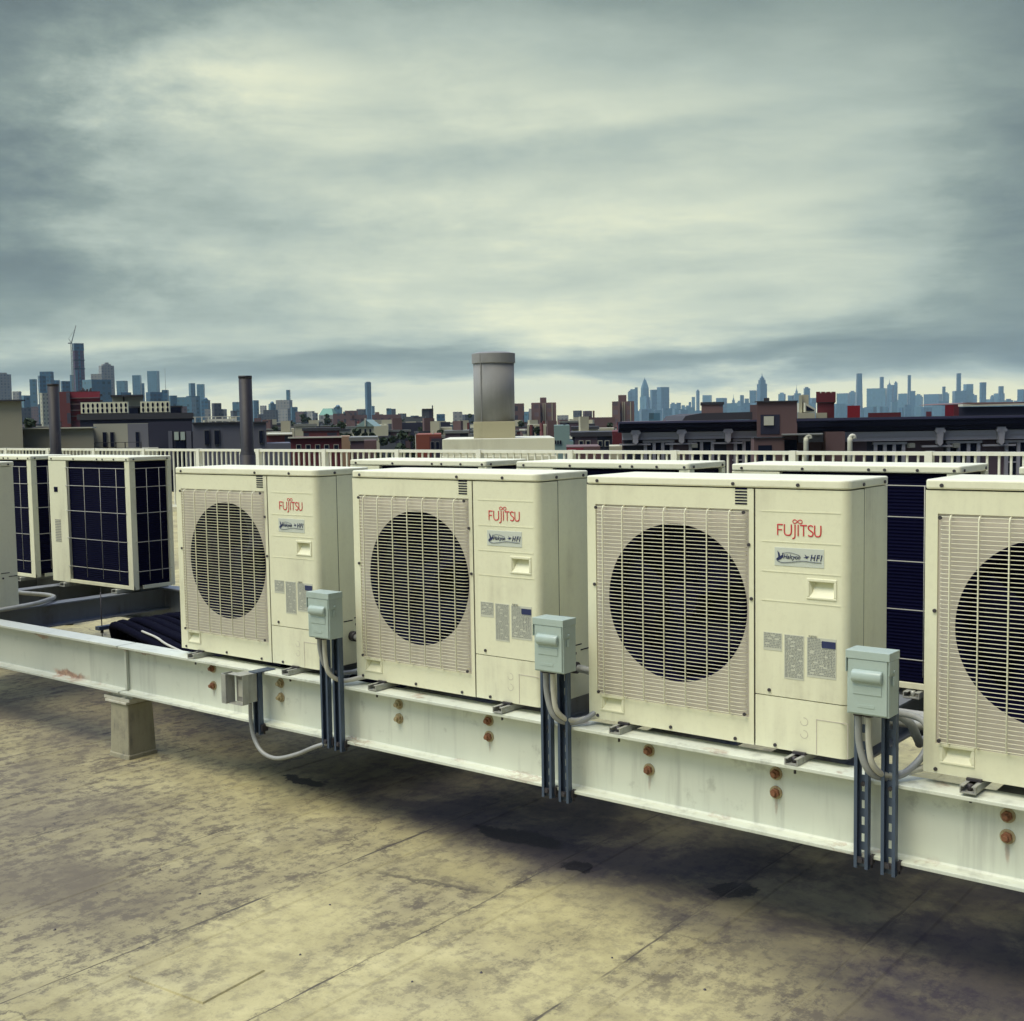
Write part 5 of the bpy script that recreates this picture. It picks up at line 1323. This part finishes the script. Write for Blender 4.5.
# ---- far skyline on the right
R1 = [(628, 632, 392), (630.5, 637.5, 389.2), (635, 638, 387.5), (650, 653, 400), (650.2, 658, 389.8), (657, 669.4, 387.2), (670, 676.5, 404), (676.5, 681, 402.8), (681.5, 685, 405.2), (685, 690.5, 406.8),
 (688.7, 691.3, 402), (691.8, 695.2, 397), (696.2, 699.7, 391), (702.5, 712, 395.2), (716, 727, 398), (712, 716, 403), (730.5, 737, 403.6), (740, 744, 395.2), (737, 741, 402), (744.5, 749, 398.6), (749.5, 757, 390.5),
 (778.3, 785.6, 394), (787.8, 794, 395.5), (794, 801, 393.4), (803.5, 810, 388.4), (799, 804, 399), (836.5, 850, 393.4), (849, 856, 392.2), (866.5, 887, 388.5), (887, 894, 385), (894, 897.4, 382.8),
 (898, 908, 393.6), (909, 915.2, 391), (915, 922, 395.4), (907, 923, 397), (923.5, 942, 394.2), (943, 949, 393.6), (952, 966, 391), (963, 973, 384.2), (966, 977, 395.2), (979.2, 986, 382.4), (986, 993, 399.3), (990, 994.5, 396.5),
 (993.5, 1004.5, 393.4), (998, 1003.4, 386.2), (1004, 1013, 400.2), (1013.5, 1022, 400.6), (1017, 1024.5, 389.4), (1022, 1036, 396), (810, 816, 398), (757, 762, 397), (640, 650, 397)]
words = ['stepped', 'slab-like', 'square', 'narrow', 'broad', 'pale', 'blue-grey', 'plain']
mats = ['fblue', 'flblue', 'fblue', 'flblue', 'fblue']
def where(x):
    for lim, t in ((640, 'right above the pink housing tower'), (677, 'beside the pointed pale tower at centre right'), (701, 'between the slab towers and the pink block'), (730, 'above the pink brick block'), (757, 'just left of the spired tower'),
                   (790, 'above the brown stair tower'), (817, 'above the stepped cream house'), (845, 'behind the crenellated brick stack'), (866, 'above the first red rooftop box'), (900, 'above the low red parapet'),
                   (925, 'around the pencil-thin tower'), (945, 'left of the second red box'), (962, 'above the second red box'), (990, 'above the bright cream eave'), (1010, 'above the cream eave near the right edge'), (2000, 'at the right edge of the skyline')):
        if x < lim: return t
rr = random.Random(11); seen = {}
for i, (x0, x1, yt) in enumerate(R1):
    d = 5200+rr.random()*1300
    hw = 'low' if yt > 399 else ('mid-height' if yt > 392 else 'tall')
    wd = 'thin' if x1-x0 < 5 else ('wide' if x1-x0 > 9 else 'square')
    lab = '%s %s hazy tower %s' % (hw, wd, where((x0+x1)/2))
    if lab in seen:
        lab = '%s, %s' % (lab, ['second from left', 'third from left', 'fourth from left', 'fifth from left'][seen[lab.split(',')[0]]-1]); seen[lab.split(',')[0]] += 1
    else: seen[lab] = 1
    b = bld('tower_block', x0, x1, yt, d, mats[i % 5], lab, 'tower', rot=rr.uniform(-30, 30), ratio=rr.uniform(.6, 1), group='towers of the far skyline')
    w_, D_, h = b['w'], b['D'], b['h']; s_ = d/FPX
    if i % 3 == 0: MB().box(-w_*.3, w_*.25, -D_*.3, D_*.3, h+.05, h+1.3*s_).build('roof_block', WM[mats[i % 5]], b['o'])
    if i % 7 == 3: MB().box(-w_*.65, w_*.3, -D_*.55, D_*.4, 0, h-6*s_).build('lower_wing', WM[mats[i % 5]], b['o'])
def spire(name, x, w1, ysh, ytip, d, mat, lab, tiers, tipw=.12):
    p = at_depth(x, 420, d); s_ = d/FPX
    r = empty(name, (p.x, p.y, CITY), VYAW+.3, lab, 'tower')
    prev = 0
    for j, (yy, ww) in enumerate(tiers):
        z = at_depth(x, yy, d).z-CITY; q = ww*s_/2*.85
        MB().box(-q, q, -q, q, prev, z).build('tier', WM[mat], r); prev = z
    zt2 = at_depth(x, ytip, d).z-CITY; q = tiers[-1][1]*s_/2*.6
    MB().frustum(-q, q, -q, q, prev, prev+(zt2-prev)*.35, .45).build('crown', WM[mat], r)
    MB().cyl((0, 0, prev+(zt2-prev)*.35), (0, 0, zt2), q*.35, 8, .6).build('spire', WM[mat], r)
    return r
spire('spired_tower', 762, 9, 380, 373.0, 5600, 'blue', 'stepped stone tower with needle spire, tallest above the brown stair tower', [(398, 11), (384, 8.6), (380, 6.2), (378, 4)])
spire('spired_tower', 733.5, 3, 398, 394.5, 5900, 'lblue', 'small tower with thin spire left of the needle-spired one', [(403, 5), (400, 2.4)])
spire('spired_tower', 796.5, 4, 395, 384.8, 6100, 'lblue', 'thin mast tower above the stepped cream house', [(395, 6), (391, 2)])
spire('spired_tower', 889.2, 4, 385, 379.8, 6300, 'blue', 'twin-pointed tower right of the wide hazy slab', [(392, 7), (385, 3.2)])
p = at_depth(645, 420, 5400); s_ = 5400/FPX
r = empty('pointed_tower', (p.x, p.y, CITY), VYAW+.2, 'tall tapering pale glass tower with pointed top at centre right', 'tower')
z1 = at_depth(645, 388, 5400).z-CITY; z2 = at_depth(645, 379.8, 5400).z-CITY
MB().frustum(-4.0*s_, 4.0*s_, -4*s_, 4*s_, 0, z1, .78).build('shaft', WM['lblue'], r); MB().frustum(-3.1*s_, 3.1*s_, -3.1*s_, 3.1*s_, z1, z2, .30).build('crown', WM['lblue'], r)
MB().cyl((0, 0, z2), (0, 0, z2+2.5*s_), 2, 6, .4).build('mast', WM['lblue'], r)
for (x, w_, yt, k, lab) in ((859.0, 8.0, 373.6, .72, 'tall tapering hazy tower above the first red rooftop box'), (881.5, 4.2, 377, 1, 'slender hazy shaft just behind the wide slab'), (909.0, 3.4, 375.2, 1, 'pencil-thin tall tower on the right skyline'),
                            (958.3, 5.0, 373.4, .95, 'tall thin tower fading into cloud above the second red box'), (943.6, 3.4, 386.6, 1, 'short thin tower left of the one fading into cloud')):
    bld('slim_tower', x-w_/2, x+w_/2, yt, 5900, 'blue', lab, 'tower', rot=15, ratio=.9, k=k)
# continuous lower skyline behind
for i in range(52):
    u = 622+i*8.1+rr.uniform(-2, 2); w_ = rr.uniform(6, 13); yt = rr.uniform(401, 408)+(3 if u < 700 else 0)
    b = bld('low_block', u, u+w_, yt, rr.uniform(4200, 5000), mats[i % 5], 'low hazy block at the skyline foot, '+where(u+w_/2), 'building', rot=rr.uniform(-30, 30), group='low blocks at the foot of the right skyline')
for i in range(46):
    u = -10+i*13.2+rr.uniform(-4, 4); w_ = rr.uniform(6, 15); yt = rr.uniform(404, 412)+(2.5 if 230 < u else -4 if u < 120 else 0)
    if 340 < u: yt += 1.5
    b = bld('low_block', u, u+w_, yt, rr.uniform(900, 1500), rr.choice(['lblue', 'blue', 'stone', 'brown', 'dgrey']), 'low block at the skyline foot, '+('behind the taupe walls' if u < 55 else 'near the unfinished tower' if u < 110 else 'near the twin pale towers' if u < 235 else 'near the turreted stone block' if u < 330 else 'near the lone slim tower' if u < 460 else 'right of the duct'), 'building', rot=rr.uniform(-30, 30), group='low blocks at the foot of the left skyline')
# rooftops filling the middle distance
for i in range(150):
    u = rr.uniform(225, 700) if i < 120 else rr.uniform(0, 225)
    d = math.exp(rr.uniform(math.log(115), math.log(800)))
    yt = 414+ (440-414)*(120/d)**.62 + rr.uniform(-2, 3)
    wpx = rr.uniform(7, 14)*FPX/d
    wpx = max(4, min(wpx, 26))
    if 352 < u+wpx/2 < 392 and d < 190: continue
    mk_ = rr.choice(['brown', 'cream', 'grey', 'dgrey', 'redb', 'purple', 'creamp', 'brownp', 'stucco'])
    cw_ = dict(brown='brown brick', cream='cream windowed', grey='grey', dgrey='dark grey', redb='red brick', purple='purple-brown', creamp='plain cream', brownp='plain brown', stucco='pale stucco')[mk_]
    pw_ = 'at far left' if u < 230 else 'left of the lone slim tower' if u < 366 else 'between the slim tower and the duct' if u < 490 else 'just right of the duct' if u < 600 else 'behind the dark cornice building'
    b = bld('rowhouse', u, u+wpx, yt, d, mk_, 'small %s flat-roofed house %s, %s' % (cw_, 'nearer' if d < 260 else 'farther off', pw_), 'house', rot=rr.uniform(-25, 25), group='flat-roofed houses in the middle distance', roofm=rr.choice([M['tar'], M['trim'], M['tar'], M['whitetrim']]))
    if i % 3 == 0:
        MB().box(-b['w']*.2, b['w']*.2, -b['D']*.15, b['D']*.2, b['h']+.33, b['h']+2.2).build('stair_bulkhead', WM['brownp'] if i % 2 else WM['creamp'], b['o'])
    elif i % 3 == 1:
        ch_ = MB(); ch_.box(b['w']*.3, b['w']*.38, -.4, .4, b['h']+.33, b['h']+1.7); ch_.build('chimney', WM['redb'], b['o'])
# trees
def tree(u, yt, wpx, d, lab, sd):
    q = random.Random(sd)
    p = at_depth(u, 420, d); s_ = d/FPX
    h = ztop(u, yt, d); R = wpx*s_/2
    r = empty('tree', (p.x, p.y, CITY), q.random()*6, lab, 'tree', 'trees among the rooftops')
    t = MB(); t.cyl((0, 0, 0), (0, 0, h*.55), .35, 8, .2)
    for k in range(5):
        a = q.random()*6.28; t.cyl((0, 0, h*(.3+.05*k)), (math.cos(a)*R*.6, math.sin(a)*R*.6, h*(.6+.06*k)), .14, 6, .05)
    t.build('trunk', M['bark'], r)
    c = MB()
    cl_ = []
    for k in range(13):
        a = q.random()*6.28; rr_ = R*math.sqrt(q.random())*.75; zz = h*(.48+.42*q.random()); cl_.append((math.cos(a)*rr_, math.sin(a)*rr_, zz, R*q.uniform(.22, .42)))
    cl_.append((0, 0, h-R*.35, R*.38))
    for (x, y, z, rad) in cl_:
        for k in range(110):
            v = Vector((q.gauss(0, 1), q.gauss(0, 1), q.gauss(0, 1))).normalized()*rad*q.uniform(.55, 1.08)
            v.z *= .8
            n = Vector((q.gauss(0, 1), q.gauss(0, 1), q.gauss(0, 1))).normalized(); a1 = n.orthogonal().normalized()*q.uniform(.14, .30)*max(1, s_*5); a2 = n.cross(a1)
            o = Vector((x, y, z))+v
            if o.z > h+.1: continue
            c.add([o-a1, o-a2*.7, o+a1, o+a2*.7], [(0, 1, 2, 3)])
    c.build('crown', M['leaf'], r)
for i, (u, yt, w_, d, lab) in enumerate([
    (341, 421, 24, 175, 'big dark tree left of the gabled house'), (356, 428, 22, 150, 'broad dark tree in front of the gabled house'), (333, 425, 16, 190, 'dark tree behind the red brick houses'), (348, 434, 18, 130, 'low dark tree above the tan house'),
    (402, 430.5, 26, 140, 'round dark tree left of the orange-red building'), (383, 438, 20, 118, 'low bushy tree right of the grey box house'), (392, 436, 18, 125, 'bushy tree between the grey box house and the orange-red building'), (411, 436, 14, 120, 'small tree touching the orange-red building'),
    (537, 428, 14, 120, 'dark tree in front of the white framed house'), (521, 421, 16, 200, 'dark tree at the right of the duct base'), (549, 424, 9, 180, 'small tree by the white framed house'), (327, 414, 12, 420, 'distant tree near the green roof'), (303, 413.5, 16, 430, 'distant tree on the left skyline'),
    (610, 423, 12, 170, 'small tree left of the dark cornice'), (318, 431, 16, 135, 'tree behind the long low red brick house'), (364, 433, 12, 135, 'small tree below the gabled house'), (372, 433, 14, 128, 'leafy tree above the grey box house'), (421, 427, 18, 190, 'tree behind the orange-red building'), (440, 430, 12, 150, 'tree by the little cream house'), (291, 421, 16, 260, 'tree behind the cream houses'), (275, 426, 14, 200, 'tree right of the tall vent pipe'), (585, 424, 14, 190, 'tree above the grey-cream house'), (455, 421, 16, 260, 'dark tree row left of the duct'), (405, 418, 18, 320, 'distant tree above the long navy block'), (30, 418, 30, 120, 'dark trees behind the taupe walls'), (470, 414, 10, 500, 'distant tree just left of the duct')]):
    tree(u, yt, w_, d, lab, i)

# ---- air
hb_ = MB().box(-7600, 7600, -7600, 7600, CITY-1, 252).build('haze', None, None)
hm = bpy.data.materials.new('haze'); hm.use_nodes = True; hm.node_tree.nodes.clear()
ho = hm.node_tree.nodes.new('ShaderNodeOutputMaterial'); hv = hm.node_tree.nodes.new('ShaderNodeVolumePrincipled')
hv.inputs['Color'].default_value = (.60, .84, 1.0, 1); hv.inputs['Density'].default_value = .00007; hv.inputs['Anisotropy'].default_value = 0
hm.node_tree.links.new(hv.outputs[0], ho.inputs['Volume']); hb_.data.materials.append(hm)
tag(hb_, None, None, kind='stuff')
